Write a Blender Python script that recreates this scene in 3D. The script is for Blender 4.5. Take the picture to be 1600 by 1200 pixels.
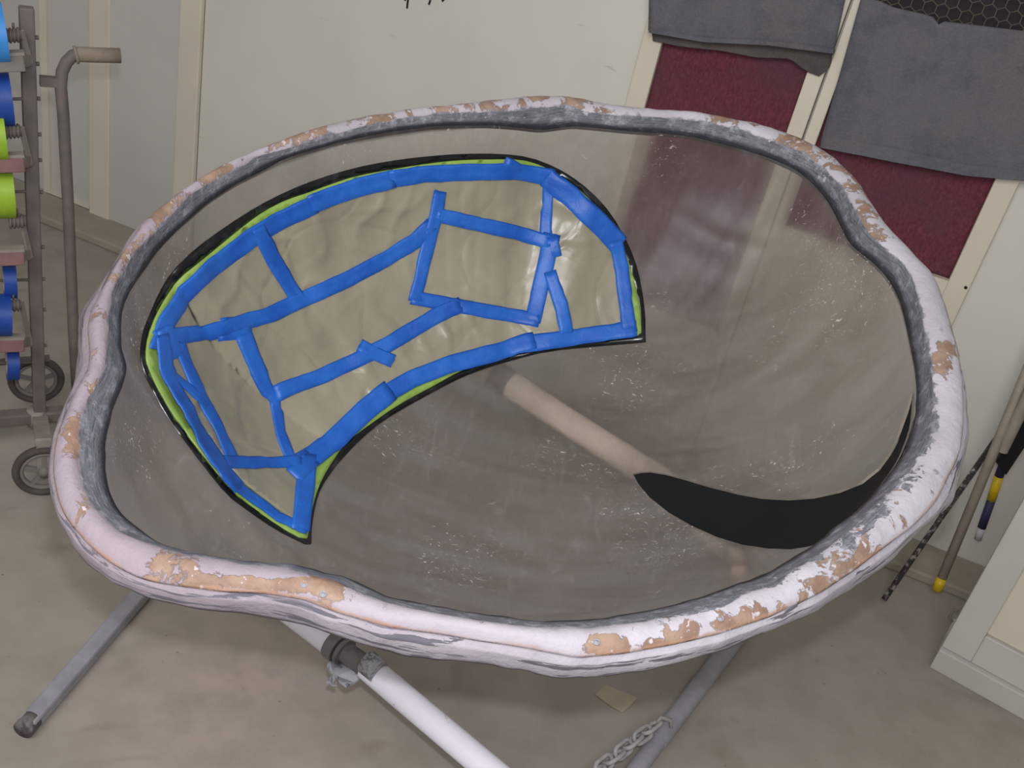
import bpy, bmesh, math, random
from mathutils import Vector, Matrix, noise
from mathutils.bvhtree import BVHTree
from mathutils.geometry import delaunay_2d_cdt
random.seed(7)
PI = math.pi
SC = bpy.context.scene
COL = SC.collection
for o in list(bpy.data.objects):
    bpy.data.objects.remove(o)

# ------------------------------------------------------------------ camera
F = 1600.0
CAMZ = 1.65
EYE = Vector((0, 0, CAMZ))
RX = Vector((0.97290155, 0.11437273, 0.20095136))     # camera right
RD = Vector((0.23121975, -0.48124527, -0.84554149))   # camera down
RF = Vector((0.0, 0.86909255, -0.4946495))            # camera forward
cd = bpy.data.cameras.new('camera')
cam = bpy.data.objects.new('camera', cd)
COL.objects.link(cam)
cam.matrix_world = Matrix(((RX.x, -RD.x, -RF.x, EYE.x), (RX.y, -RD.y, -RF.y, EYE.y), (RX.z, -RD.z, -RF.z, EYE.z), (0, 0, 0, 1)))
cd.sensor_width = 36.0
cd.lens = 36.0
cd.clip_start = 0.02
SC.camera = cam

# ------------------------------------------------------------------ light
w = bpy.data.worlds.new('booth_air')
SC.world = w
w.use_nodes = True
bg = w.node_tree.nodes['Background']
bg.inputs[0].default_value = (1.0, 0.97, 0.94, 1)
bg.inputs[1].default_value = 0.24


def area(name, loc, target, size, size_y, power, col=(1, 1, 1)):
    l = bpy.data.lights.new(name, 'AREA')
    l.shape = 'RECTANGLE'
    l.size, l.size_y, l.energy, l.color = size, size_y, power, col
    o = bpy.data.objects.new(name, l)
    COL.objects.link(o)
    o.location = loc
    o.rotation_euler = (Vector(target) - Vector(loc)).to_track_quat('-Z', 'Y').to_euler()
    return o


area('ceiling_lamp', (-0.6, -0.7, 2.8), (-0.4, 3.0, 0.9), 2.6, 1.2, 64, (1.0, 0.975, 0.94))
fl = bpy.data.lights.new('camera_flash', 'POINT')     # the flash that sits above the lens
fl.energy = 54
fl.color = (0.93, 0.93, 1.0)
fl.shadow_soft_size = 0.016
flo = bpy.data.objects.new('camera_flash', fl)
COL.objects.link(flo)
flo.location = EYE - RD * 0.085 + RX * 0.01 - RF * 0.01

SC.view_settings.view_transform = 'Standard'
SC.view_settings.look = 'None'
SC.view_settings.exposure = 0.0
SC.view_settings.gamma = 1.0
SC.view_settings.use_curve_mapping = False


# ------------------------------------------------------------------ helpers
def ray(px, py):
    return RX * ((px - 800) / F) + RD * ((py - 600) / F) + RF


def project(p):
    d = Vector(p) - EYE
    c = d.dot(RF)
    return 800 + F * d.dot(RX) / c, 600 + F * d.dot(RD) / c


def floor_at(px, py, z=0.0):
    r = ray(px, py)
    return EYE + r * ((z - CAMZ) / r.z)


def at_depth(px, py, d):
    return EYE + ray(px, py) * d


def on_plane(px, py, p0, n):
    r = ray(px, py)
    return EYE + r * ((p0 - EYE).dot(n) / r.dot(n))


def obj(name, me, mat=None, parent=None, smooth=False):
    if isinstance(me, bmesh.types.BMesh):
        bm = me
        me = bpy.data.meshes.new(name)
        bm.to_mesh(me)
        bm.free()
    o = bpy.data.objects.new(name, me)
    COL.objects.link(o)
    if mat:
        me.materials.append(mat)
    if parent:
        o.parent = parent
    if smooth:
        for p in me.polygons:
            p.use_smooth = True
    return o


def tag(o, label=None, cat=None, group=None, kind=None):
    if label: o['label'] = label
    if cat: o['category'] = cat
    if group: o['group'] = group
    if kind: o['kind'] = kind
    return o


def thing(name, label=None, cat=None, group=None, kind=None):
    o = bpy.data.objects.new(name, None)
    o.empty_display_size = 0.1
    COL.objects.link(o)
    return tag(o, label, cat, group, kind)


def mesh(name, verts, faces):
    me = bpy.data.meshes.new(name)
    me.from_pydata([tuple(v) for v in verts], [], faces)
    me.update()
    return me


def frame_of(d):
    d = d.normalized()
    a = Vector((0, 0, 1)) if abs(d.z) < 0.9 else Vector((1, 0, 0))
    s = d.cross(a).normalized()
    return s, s.cross(d).normalized()


def add_tube(bm, pts, r, seg=14, cap=True, r_end=None):
    pts = [Vector(p) for p in pts]
    rings = []
    n = len(pts)
    s = u = None
    for i, p in enumerate(pts):
        d = (pts[min(i + 1, n - 1)] - pts[max(i - 1, 0)]).normalized()
        if s is None:
            s, u = frame_of(d)
        else:
            s = (s - d * s.dot(d)).normalized()
            u = s.cross(d).normalized()
        rr = r if r_end is None else r + (r_end - r) * i / (n - 1)
        rings.append([bm.verts.new(p + (s * math.cos(a) + u * math.sin(a)) * rr) for a in [2 * PI * k / seg for k in range(seg)]])
    for a, b in zip(rings, rings[1:]):
        for k in range(seg):
            bm.faces.new((a[k], a[(k + 1) % seg], b[(k + 1) % seg], b[k]))
    if cap:
        bm.faces.new(list(reversed(rings[0])))
        bm.faces.new(rings[-1])
    return bm


def add_pipe(bm, a, b, r, wall=0.004, seg=20, bulge=None):
    """open ended pipe with wall thickness"""
    a, b = Vector(a), Vector(b)
    d = (b - a).normalized()
    s, u = frame_of(d)
    def ring(p, rr):
        return [bm.verts.new(p + (s * math.cos(t) + u * math.sin(t)) * rr) for t in [2 * PI * k / seg for k in range(seg)]]
    R = [ring(a, r), ring(b, r), ring(b, r - wall), ring(a, r - wall)]
    for i in range(4):
        x, y = R[i], R[(i + 1) % 4]
        for k in range(seg):
            bm.faces.new((x[k], x[(k + 1) % seg], y[(k + 1) % seg], y[k]))
    return bm


def add_box(bm, o, ex, ey, ez):
    """box from corner o along three edge vectors"""
    o, ex, ey, ez = Vector(o), Vector(ex), Vector(ey), Vector(ez)
    v = [bm.verts.new(o + ex * i + ey * j + ez * k) for k in (0, 1) for j in (0, 1) for i in (0, 1)]
    for f in ((0, 2, 3, 1), (4, 5, 7, 6), (0, 1, 5, 4), (1, 3, 7, 5), (3, 2, 6, 7), (2, 0, 4, 6)):
        bm.faces.new([v[i] for i in f])
    bmesh.ops.recalc_face_normals(bm, faces=bm.faces[:])
    return bm


def beam(bm, a, b, wx, wy, up=Vector((0, 0, 1))):
    a, b = Vector(a), Vector(b)
    d = b - a
    s = d.cross(up).normalized()
    u = s.cross(d).normalized()
    return add_box(bm, a - s * wx / 2 - u * wy / 2, d, s * wx, u * wy)


def bevel(o, width, seg=2):
    m = o.modifiers.new('edge_round', 'BEVEL')
    m.width, m.segments, m.limit_method = width, seg, 'ANGLE'
    return o


def add_torus(bm, c, axis, R, r, seg=32, sub=10, sx=1.0):
    s, u = frame_of(Vector(axis))
    n = Vector(axis).normalized()
    rings = []
    for i in range(seg):
        t = 2 * PI * i / seg
        e = s * math.cos(t) + u * math.sin(t)
        rings.append([bm.verts.new(Vector(c) + e * (R + r * math.cos(q)) + n * (r * sx * math.sin(q))) for q in [2 * PI * k / sub for k in range(sub)]])
    for i in range(seg):
        a, b = rings[i], rings[(i + 1) % seg]
        for k in range(sub):
            bm.faces.new((a[k], b[k], b[(k + 1) % sub], a[(k + 1) % sub]))
    return bm


# ------------------------------------------------------------------ materials
def srgb(r, g, b):
    f = lambda c: (c / 255 / 12.92) if c / 255 <= 0.04045 else ((c / 255 + 0.055) / 1.055) ** 2.4
    return (f(r), f(g), f(b), 1)


class NT:
    def __init__(s, name):
        s.m = bpy.data.materials.new(name)
        s.m.use_nodes = True
        s.t = s.m.node_tree
        s.p = s.t.nodes['Principled BSDF']
        s.out = s.t.nodes['Material Output']

    def n(s, typ, **kw):
        nd = s.t.nodes.new('ShaderNode' + typ)
        for k, v in kw.items():
            if k.startswith('i_'):
                key = k[2:]
                key = int(key) if key.isdigit() else key.replace('_', ' ')
                if isinstance(v, bpy.types.NodeSocket):
                    s.t.links.new(v, nd.inputs[key])
                else:
                    nd.inputs[key].default_value = v
            else:
                setattr(nd, k, v)
        return nd

    def link(s, a, b):
        s.t.links.new(a, b)

    def coord(s, kind='Object', scale=None):
        c = s.n('TexCoord').outputs[kind]
        if scale:
            mp = s.n('Mapping', i_Vector=c)
            mp.inputs['Scale'].default_value = scale
            c = mp.outputs[0]
        return c

    def noise(s, vec, scale, detail=4, rough=0.55, dist=0.0):
        return s.n('TexNoise', i_Vector=vec, i_Scale=scale, i_Detail=detail, i_Roughness=rough, i_Distortion=dist).outputs[0]

    def ramp(s, fac, stops, interp='LINEAR'):
        r = s.n('ValToRGB', i_Fac=fac)
        r.color_ramp.interpolation = interp
        e = r.color_ramp.elements
        while len(e) < len(stops):
            e.new(0.5)
        for k, (pos, c) in enumerate(stops):
            e[k].position = pos
            e[k].color = c if not isinstance(c, (int, float)) else (c, c, c, 1)
        return r.outputs[0]

    def mix(s, fac, a, b, blend='MIX'):
        m = s.n('Mix', data_type='RGBA', blend_type=blend)
        for sock, v in ((m.inputs[0], fac), (m.inputs[6], a), (m.inputs[7], b)):
            if isinstance(v, bpy.types.NodeSocket): s.link(v, sock)
            else: sock.default_value = v
        return m.outputs[2]

    def math(s, op, a, b=0.0, clamp=False):
        m = s.n('Math', operation=op, use_clamp=clamp)
        for sock, v in ((m.inputs[0], a), (m.inputs[1], b)):
            if isinstance(v, bpy.types.NodeSocket): s.link(v, sock)
            else: sock.default_value = v
        return m.outputs[0]

    def bump(s, h, strength=0.3, dist=0.005):
        b = s.n('Bump', i_Height=h, i_Strength=strength, i_Distance=dist)
        s.link(b.outputs[0], s.p.inputs['Normal'])

    def set(s, color=None, rough=None, metal=None, spec=None):
        for k, v in (('Base Color', color), ('Roughness', rough), ('Metallic', metal), ('Specular IOR Level', spec)):
            if v is None: continue
            if isinstance(v, bpy.types.NodeSocket): s.link(v, s.p.inputs[k])
            else: s.p.inputs[k].default_value = v
        return s.m


def plain(name, col, rough=0.6, var=0.15, scale=14, bump=0.15, col2=None, metal=0.0, spec=0.4, detail=5):
    t = NT(name)
    v = t.coord()
    n = t.noise(v, scale, detail)
    dark = col2 or tuple(c * (1 - var) for c in col[:3]) + (1,)
    c = t.mix(t.ramp(n, [(0.35, 0), (0.65, 1)]), dark, col)
    if bump: t.bump(t.noise(v, scale * 6, 3), bump, 0.002)
    return t.set(c, rough, metal, spec)


def make_floor_mat():
    t = NT('dusty_concrete')
    v = t.coord()
    big = t.noise(v, 1.6, 6, 0.6)
    mid = t.noise(v, 9, 5, 0.6)
    c = t.mix(t.ramp(big, [(0.3, 0), (0.7, 1)]), srgb(150, 142, 133), srgb(166, 158, 149))
    c = t.mix(t.math('MULTIPLY', t.ramp(mid, [(0.42, 0), (0.75, 1)]), 0.5), c, srgb(134, 125, 115))
    # pink overspray dust ahead of the stand
    mp = t.n('Mapping', i_Vector=v)
    mp.inputs['Location'].default_value = (0.42, -1.45, 0)
    dist = t.n('VectorMath', operation='LENGTH', i_0=mp.outputs[0]).outputs['Value']
    fall = t.ramp(t.math('ADD', dist, t.math('MULTIPLY', t.noise(v, 7, 4), 0.2)), [(0.12, 0.5), (0.5, 0)])
    c = t.mix(t.math('MULTIPLY', fall, t.ramp(t.noise(v, 12, 5, 0.65), [(0.35, 0.2), (0.6, 1)])), c, srgb(192, 174, 168))
    # scuffs, drips and specks
    sp = t.n('TexVoronoi', i_Vector=v, i_Scale=26.0)
    sp.inputs['Randomness'].default_value = 1.0
    spots = t.ramp(sp.outputs['Distance'], [(0.035, 1), (0.09, 0)])
    c = t.mix(t.math('MULTIPLY', spots, t.ramp(t.noise(v, 4, 2), [(0.5, 0), (0.62, 0.75)])), c, srgb(96, 88, 82))
    scr = t.noise(t.coord('Object', (30, 4, 1)), 3, 3, 0.5, 1.2)
    c = t.mix(t.ramp(scr, [(0.70, 0), (0.76, 0.18)]), c, srgb(190, 182, 172))
    st = t.noise(v, 5, 3, 0.5, 0.8)
    c = t.mix(t.ramp(st, [(0.62, 0), (0.72, 0.45)]), c, srgb(126, 114, 106))
    t.bump(t.noise(v, 60, 4), 0.12, 0.002)
    return t.set(c, 0.75, spec=0.25)


def make_wall_mat():
    t = NT('cream_wall_paint')
    v = t.coord()
    c = t.mix(t.ramp(t.noise(v, 1.5, 5), [(0.3, 0), (0.7, 1)]), srgb(204, 200, 192), srgb(214, 211, 203))
    # grey-blue smudge and a few brown rubs
    g = t.noise(t.coord('Object', (1, 1, 0.5)), 2.2, 3)
    c = t.mix(t.ramp(g, [(0.62, 0), (0.78, 0.28)]), c, srgb(168, 168, 176))
    r = t.noise(t.coord('Object', (2, 2, 9)), 3, 4, 0.6)
    c = t.mix(t.ramp(r, [(0.7, 0), (0.76, 0.4)]), c, srgb(150, 128, 118))
    t.bump(t.noise(v, 70, 3), 0.06, 0.001)
    return t.set(c, 0.55, spec=0.3)


M = {}
M['floor'] = make_floor_mat()
M['wall'] = make_wall_mat()
M['panel'] = plain('grey_door_panel', srgb(197, 194, 189), 0.55, 0.06, 3, 0.05)
M['cream'] = plain('cream_stile_paint', srgb(214, 206, 189), 0.5, 0.07, 5, 0.06)
M['sill'] = plain('concrete_sill', srgb(164, 155, 142), 0.8, 0.15, 8, 0.1)
M['white_frame'] = plain('white_frame_paint', srgb(196, 192, 186), 0.5, 0.07, 6, 0.06)
M['dark'] = plain('dark_gap', srgb(40, 36, 40), 0.8, 0.3, 10, 0)
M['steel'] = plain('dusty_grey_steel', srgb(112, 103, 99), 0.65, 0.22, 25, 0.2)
M['steel_lit'] = plain('dusty_lit_steel', srgb(150, 142, 134), 0.7, 0.2, 30, 0.2)  # paler copy of the grey steel, its lit look put into the colour
M['pink_bar'] = plain('faded_red_bar', srgb(140, 106, 106), 0.65, 0.25, 22, 0.15)
M['grip'] = plain('dusty_grip', srgb(140, 128, 114), 0.85, 0.2, 40, 0.5)
M['tyre'] = plain('dusty_rubber', srgb(86, 78, 74), 0.8, 0.25, 30, 0.2)
M['hub'] = plain('dusty_wheel_plastic', srgb(128, 122, 118), 0.7, 0.2, 18, 0.1)
M['tape_blue'] = plain('blue_tape_roll', srgb(30, 72, 158), 0.5, 0.2, 30, 0.15)
M['tape_light'] = plain('light_blue_tape_roll', srgb(60, 140, 215), 0.5, 0.15, 30, 0.15)
M['tape_green'] = plain('green_tape_roll', srgb(150, 185, 50), 0.5, 0.15, 30, 0.15)
M['leg'] = plain('grey_painted_tube', srgb(158, 158, 166), 0.55, 0.2, 22, 0.15)
M['pole'] = plain('dusty_metal_pole', srgb(160, 150, 138), 0.55, 0.18, 30, 0.1)
M['yellow'] = plain('yellow_cap', srgb(222, 190, 30), 0.45, 0.2, 30, 0.1)
M['navy'] = plain('navy_grip', srgb(58, 56, 92), 0.6, 0.2, 30, 0.1)
M['black'] = plain('black_plastic', srgb(26, 26, 27), 0.5, 0.3, 20, 0.05)
M['chain'] = plain('galvanised_chain', srgb(176, 172, 172), 0.6, 0.25, 60, 0.2)
M['scrap'] = plain('beige_scrap', srgb(178, 166, 146), 0.8, 0.1, 30, 0.1)
M['wire'] = plain('dusty_wire', srgb(104, 98, 86), 0.6, 0.2, 40, 0)
M['white_tip'] = plain('white_tip', srgb(200, 200, 205), 0.6, 0.1, 30, 0)


def speckled(name, base, spot, scale, lo, hi, rough=0.6):
    t = NT(name)
    v = t.coord()
    n = t.noise(v, scale, 6, 0.65)
    c = t.mix(t.ramp(n, [(lo, 0), (hi, 1)]), base, spot)
    c = t.mix(t.ramp(t.noise(v, scale * 0.3, 3), [(0.4, 0), (0.6, 0.35)]), c, tuple(x * 0.8 for x in base[:3]) + (1,))
    t.bump(n, 0.35, 0.002)
    return t.set(c, rough, spec=0.3)


M['speckle_rod'] = speckled('paint_speckled_rod', srgb(62, 58, 58), srgb(170, 164, 158), 60, 0.5, 0.6)
M['white_tube'] = speckled('chipped_white_tube', srgb(232, 230, 242), srgb(150, 132, 118), 16, 0.66, 0.69)
M['pale_tube'] = plain('pale_beige_tube', srgb(236, 220, 206), 0.6, 0.12, 12, 0.1)
M['crust'] = speckled('paint_crusted_metal', srgb(170, 172, 178), srgb(104, 104, 108), 40, 0.52, 0.6, 0.7)
M['galv'] = speckled('worn_steel_sleeve', srgb(120, 116, 114), srgb(70, 66, 66), 30, 0.5, 0.62, 0.4)


def make_felt(name, a, b, c3):
    t = NT(name)
    v = t.coord()
    n = t.noise(v, 7, 6, 0.6)
    c = t.mix(t.ramp(n, [(0.35, 0), (0.65, 1)]), a, b)
    c = t.mix(t.ramp(t.noise(v, 3, 4), [(0.5, 0), (0.7, 0.75)]), c, c3)
    c = t.mix(t.ramp(t.noise(v, 22, 5, 0.7), [(0.42, 0.0), (0.7, 0.6)]), c, tuple(x * 1.3 for x in c3[:3]) + (1,))
    f = t.noise(v, 160, 3, 0.7)
    c = t.mix(t.ramp(f, [(0.3, 0.0), (0.7, 0.35)]), c, tuple(x * 1.35 for x in b[:3]) + (1,))
    t.bump(t.math('ADD', f, n), 0.55, 0.006)
    return t.set(c, 0.95, spec=0.1)


M['felt'] = make_felt('grey_filter_felt', srgb(82, 84, 92), srgb(102, 104, 112), srgb(104, 98, 94))
M['felt_dark'] = make_felt('dark_filter_felt', srgb(74, 71, 69), srgb(98, 92, 90), srgb(90, 80, 76))


def make_red():
    t = NT('red_filter_fibre')
    v = t.coord('Object', (70, 70, 30))
    n = t.noise(v, 2.5, 5, 0.75)
    c = t.mix(t.ramp(n, [(0.3, 0), (0.7, 1)]), srgb(100, 50, 64), srgb(148, 80, 92))
    g = t.noise(t.coord(), 5, 4, 0.6)
    c = t.mix(t.ramp(g, [(0.42, 0), (0.68, 0.7)]), c, srgb(104, 78, 84))
    t.bump(n, 0.9, 0.01)
    return t.set(c, 0.95, spec=0.1)


M['red'] = make_red()


def make_tape(name, a, b, rough=0.45):
    t = NT(name)
    v = t.coord()
    c = t.mix(t.ramp(t.noise(v, 18, 5, 0.6), [(0.35, 0), (0.65, 1)]), a, b)
    c = t.mix(t.ramp(t.noise(v, 5, 3), [(0.6, 0), (0.8, 0.35)]), c, tuple(min(1, x * 1.6 + 0.03) for x in b[:3]) + (1,))
    t.bump(t.noise(v, 45, 4, 0.6, 1.0), 0.35, 0.003)
    return t.set(c, rough, spec=0.4)


M['blue'] = make_tape('blue_masking_tape', srgb(24, 82, 172), srgb(38, 102, 192))
M['green'] = make_tape('green_edge_tape', srgb(128, 158, 70), srgb(142, 172, 84))


def make_paper():
    t = NT('brown_masking_paper')
    v = t.coord()
    c = t.mix(t.ramp(t.noise(v, 6, 5), [(0.3, 0), (0.7, 1)]), srgb(134, 128, 110), srgb(150, 144, 124))
    c = t.mix(t.ramp(t.noise(v, 10, 2), [(0.72, 0), (0.76, 0.5)]), c, srgb(116, 104, 66))
    vo = t.n('TexVoronoi', feature='DISTANCE_TO_EDGE', i_Vector=t.n('VectorMath', operation='ADD', i_0=v, i_1=t.n('VectorMath', operation='SCALE', i_0=t.n('TexNoise', i_Vector=v, i_Scale=5.0).outputs['Color'], i_Scale=0.12).outputs[0]).outputs[0], i_Scale=6.0)
    crease = t.ramp(vo.outputs['Distance'], [(0.0, 0), (0.05, 1)])
    h = t.math('ADD', t.math('MULTIPLY', crease, 0.25), t.noise(v, 11, 3, 0.5, 0.3))
    t.bump(h, 0.4, 0.008)
    return t.set(c, 0.33, spec=0.5)


M['paper'] = make_paper()


def make_border():
    t = NT('black_window_edge')
    v = t.coord()
    c = t.mix(t.ramp(t.noise(v, 22, 5), [(0.55, 0), (0.75, 0.5)]), srgb(20, 20, 22), srgb(74, 74, 80))
    t.bump(t.noise(v, 30, 3), 0.2, 0.002)
    return t.set(c, 0.22, spec=0.5)


M['border'] = make_border()


def make_tint():
    t = NT('dark_tinted_window')
    v = t.coord()
    c = t.mix(t.ramp(t.noise(v, 4, 4), [(0.3, 0), (0.7, 1)]), srgb(24, 26, 26), srgb(30, 32, 32))
    return t.set(c, 0.55, spec=0.12)


M['tint'] = make_tint()
M['lip'] = plain('cut_acrylic_edge', srgb(150, 142, 128), 0.4, 0.2, 40, 0.1)


def make_acrylic():
    t = NT('dusty_scuffed_acrylic')
    v = t.coord()
    # dust film / sanding haze
    haze = t.noise(v, 3.0, 6, 0.6)
    streak = t.noise(t.coord('Object', (9, 3, 5)), 3.2, 6, 0.65, 1.6)
    dust_col = t.mix(t.ramp(haze, [(0.3, 0), (0.7, 1)]), srgb(104, 98, 95), srgb(126, 119, 114))
    dust_col = t.mix(t.ramp(streak, [(0.58, 0), (0.78, 0.4)]), dust_col, srgb(160, 156, 154))
    mpr = t.n('Mapping', i_Vector=v)
    mpr.inputs['Rotation'].default_value = (0, 0, 0.65)
    mpr.inputs['Scale'].default_value = (2.2, 13, 5)
    wipe = t.noise(mpr.outputs[0], 1.6, 6, 0.6, 0.5)
    dust_col = t.mix(t.ramp(wipe, [(0.45, 0), (0.72, 0.45)]), dust_col, srgb(150, 146, 144))
    dust_col = t.mix(t.ramp(wipe, [(0.28, 0.5), (0.44, 0)]), dust_col, srgb(82, 74, 72))
    scr = t.noise(t.coord('Object', (26, 60, 40)), 2.0, 3, 0.5, 3.0)
    scrm = t.math('MULTIPLY', t.ramp(scr, [(0.64, 0), (0.69, 0.85)]), t.ramp(t.noise(v, 5, 2), [(0.48, 0), (0.6, 1)]))
    dust_col = t.mix(scrm, dust_col, srgb(205, 198, 188))
    dif = t.n('BsdfDiffuse', i_Color=dust_col, i_Roughness=0.5)
    tr = t.n('BsdfTransparent', i_Color=(0.94, 0.92, 0.90, 1))
    rf = t.n('BsdfRefraction', i_Color=(0.92, 0.90, 0.88, 1), i_Roughness=0.5, i_IOR=1.09)
    clear = t.n('MixShader', i_0=0.68, i_1=tr.outputs[0], i_2=rf.outputs[0])
    hz_ = t.n('Attribute', attribute_name='haze').outputs['Fac']
    fac = t.math('ADD', t.math('ADD', hz_, t.math('MULTIPLY', t.math('SUBTRACT', streak, 0.5), 0.45)), t.math('MULTIPLY', scrm, 0.4), True)
    body = t.n('MixShader', i_0=fac, i_1=clear.outputs[0], i_2=dif.outputs[0])
    gl = t.n('BsdfGlossy', i_Color=(1, 1, 1, 1), i_Roughness=0.42)
    bmp = t.n('Bump', i_Height=t.noise(v, 4, 2), i_Strength=0.05, i_Distance=0.01)
    t.link(bmp.outputs[0], gl.inputs['Normal'])
    fr = t.n('Fresnel', i_IOR=1.45)
    fin = t.n('MixShader', i_0=t.math('MULTIPLY', fr.outputs[0], 0.6, True), i_1=body.outputs[0], i_2=gl.outputs[0])
    t.link(fin.outputs[0], t.out.inputs[0])
    t.t.nodes.remove(t.p)
    return t.m


M['acrylic'] = make_acrylic()


def make_rim_mat():
    """v (uv.y) runs 0 = outer lower edge, 0.3 = ridge, 0.7 = inner top edge, 1 = inner lower edge; attribute 'wear' biases bare patches"""
    t = NT('primed_sanded_rim')
    uv = t.n('UVMap', uv_map='rim').outputs[0]
    sep = t.n('SeparateXYZ', i_0=uv)
    u, v = sep.outputs[0], sep.outputs[1]
    o = t.coord()
    wear = t.n('Attribute', attribute_name='wear').outputs['Fac']
    greyb = t.n('Attribute', attribute_name='grey').outputs['Fac']
    pinkw = t.n('Attribute', attribute_name='pink').outputs['Fac']
    mp = t.n('Mapping', i_Vector=uv)
    mp.inputs['Scale'].default_value = (9, 1.6, 1)
    uvs = mp.outputs[0]
    mp2 = t.n('Mapping', i_Vector=uv)
    mp2.inputs['Scale'].default_value = (5, 9, 1)
    uvl = mp2.outputs[0]
    white = t.mix(t.ramp(t.noise(o, 10, 5), [(0.35, 0), (0.65, 1)]), srgb(178, 174, 182), srgb(194, 190, 198))
    pink = t.mix(t.ramp(t.noise(o, 7, 4), [(0.35, 0), (0.65, 1)]), srgb(150, 138, 147), srgb(160, 149, 157))
    base = t.mix(pinkw, white, pink)
    # orange body filler where the primer is sanded through
    on = t.noise(o, 30, 7, 0.66, 0.5)
    of = t.math('ADD', on, wear)
    om = t.ramp(of, [(0.60, 0), (0.63, 1)])
    ocol = t.mix(t.ramp(t.noise(o, 34, 4), [(0.4, 0), (0.6, 1)]), srgb(138, 112, 96), srgb(160, 135, 117))
    ocol = t.mix(t.ramp(of, [(0.78, 0), (0.95, 1)]), ocol, srgb(158, 122, 98))
    c = t.mix(om, base, ocol)
    # thin dark outline at some patch borders
    edge = t.ramp(of, [(0.585, 0), (0.605, 0.55), (0.625, 0)])
    c = t.mix(t.math('MULTIPLY', edge, t.ramp(t.noise(o, 8, 2), [(0.4, 0), (0.5, 1)])), c, srgb(112, 92, 82))
    fleck = t.math('MULTIPLY', om, t.ramp(t.noise(o, 85, 4, 0.6), [(0.62, 0), (0.65, 1)]))
    c = t.mix(fleck, c, srgb(196, 190, 194))
    grime = t.math('MULTIPLY', t.ramp(t.noise(o, 60, 5, 0.7), [(0.60, 0), (0.66, 0.55)]), t.ramp(t.noise(o, 7, 3), [(0.46, 0), (0.6, 1)]))
    c = t.mix(grime, c, srgb(128, 118, 124))
    # brownish line along the ridge
    rl = t.math('ADD', t.math('ABSOLUTE', t.math('SUBTRACT', v, 0.315)), t.math('MULTIPLY', t.math('SUBTRACT', t.noise(o, 22, 5), 0.5), 0.09))
    c = t.mix(t.math('MULTIPLY', t.ramp(rl, [(0.004, 0.8), (0.03, 0)]), t.ramp(t.noise(o, 9, 5, 0.6), [(0.42, 0), (0.58, 1)])), c, srgb(168, 132, 110))
    # lilac-grey chips on the outer side face
    ch = t.noise(uvl, 1.7, 6, 0.62, 0.4)
    side = t.ramp(v, [(0.25, 1), (0.30, 0)])
    c = t.mix(t.math('MULTIPLY', t.ramp(ch, [(0.565, 0), (0.578, 1)]), side), c, srgb(104, 101, 111))
    low = t.ramp(t.math('ADD', v, t.math('MULTIPLY', t.math('SUBTRACT', ch, 0.5), 0.12)), [(0.02, 1), (0.05, 0)])
    c = t.mix(t.math('MULTIPLY', low, 0.7), c, srgb(92, 86, 98))
    # grey inner face with long dark brush strokes
    stroke = t.noise(uvl, 6, 6, 0.7, 0.3)
    fine = t.noise(o, 55, 5, 0.7)
    gcol = t.mix(t.ramp(stroke, [(0.3, 0), (0.68, 1)]), srgb(70, 71, 78), srgb(140, 141, 150))
    gcol = t.mix(t.ramp(fine, [(0.5, 0), (0.66, 0.65)]), gcol, srgb(172, 172, 180))
    blk = t.ramp(t.math('ADD', v, t.math('MULTIPLY', t.math('SUBTRACT', stroke, 0.5), 0.25)), [(0.90, 0), (0.96, 0.85)])
    gcol = t.mix(blk, gcol, srgb(32, 32, 36))
    vn = t.math('ADD', v, t.math('ADD', t.math('MULTIPLY', t.math('SUBTRACT', t.noise(o, 30, 5, 0.65), 0.5), 0.16), t.math('MULTIPLY', t.math('SUBTRACT', fine, 0.5), 0.10)))
    vn = t.math('ADD', vn, t.math('MULTIPLY', greyb, t.math('MULTIPLY', t.ramp(t.noise(o, 26, 7, 0.7, 0.8), [(0.44, 0), (0.58, 1)]), 2.6)))
    gm = t.ramp(vn, [(0.685, 0), (0.705, 1)])
    flake = t.math('MULTIPLY', t.ramp(t.noise(o, 38, 4, 0.55), [(0.66, 0), (0.68, 1)]), t.ramp(v, [(0.86, 1), (0.92, 0)]))
    gm = t.math('SUBTRACT', gm, flake, True)
    c = t.mix(gm, c, gcol)
    h = t.math('ADD', t.math('MULTIPLY', fine, 0.5), t.math('ADD', t.math('MULTIPLY', om, -0.35), t.math('MULTIPLY', t.noise(o, 26, 5, 0.6), 1.0)))
    t.bump(h, 0.6, 0.005)
    rough = t.ramp(gm, [(0, 0.6), (1, 0.42)])
    return t.set(c, rough, spec=0.3)


M['rim'] = make_rim_mat()

# ------------------------------------------------------------------ the booth
WP = Vector((-1.75, 3.41, 0))
WD = (Vector((1.32, 2.49, 0)) - WP).normalized()
WN = Vector((WD.y, -WD.x, 0))            # towards the room
UP = Vector((0, 0, 1))


def wall_tz(px, py, off=0.0):
    p = on_plane(px, py, WP + WN * off, WN)
    return (p - WP).dot(WD), p.z


def wpt(t, z, off=0.0):
    return WP + WD * t + WN * off + UP * z


def wbox(bm, t0, t1, z0, z1, o0, o1):
    return add_box(bm, wpt(t0, z0, o0), WD * (t1 - t0), WN * (o1 - o0), UP * (z1 - z0))


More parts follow.
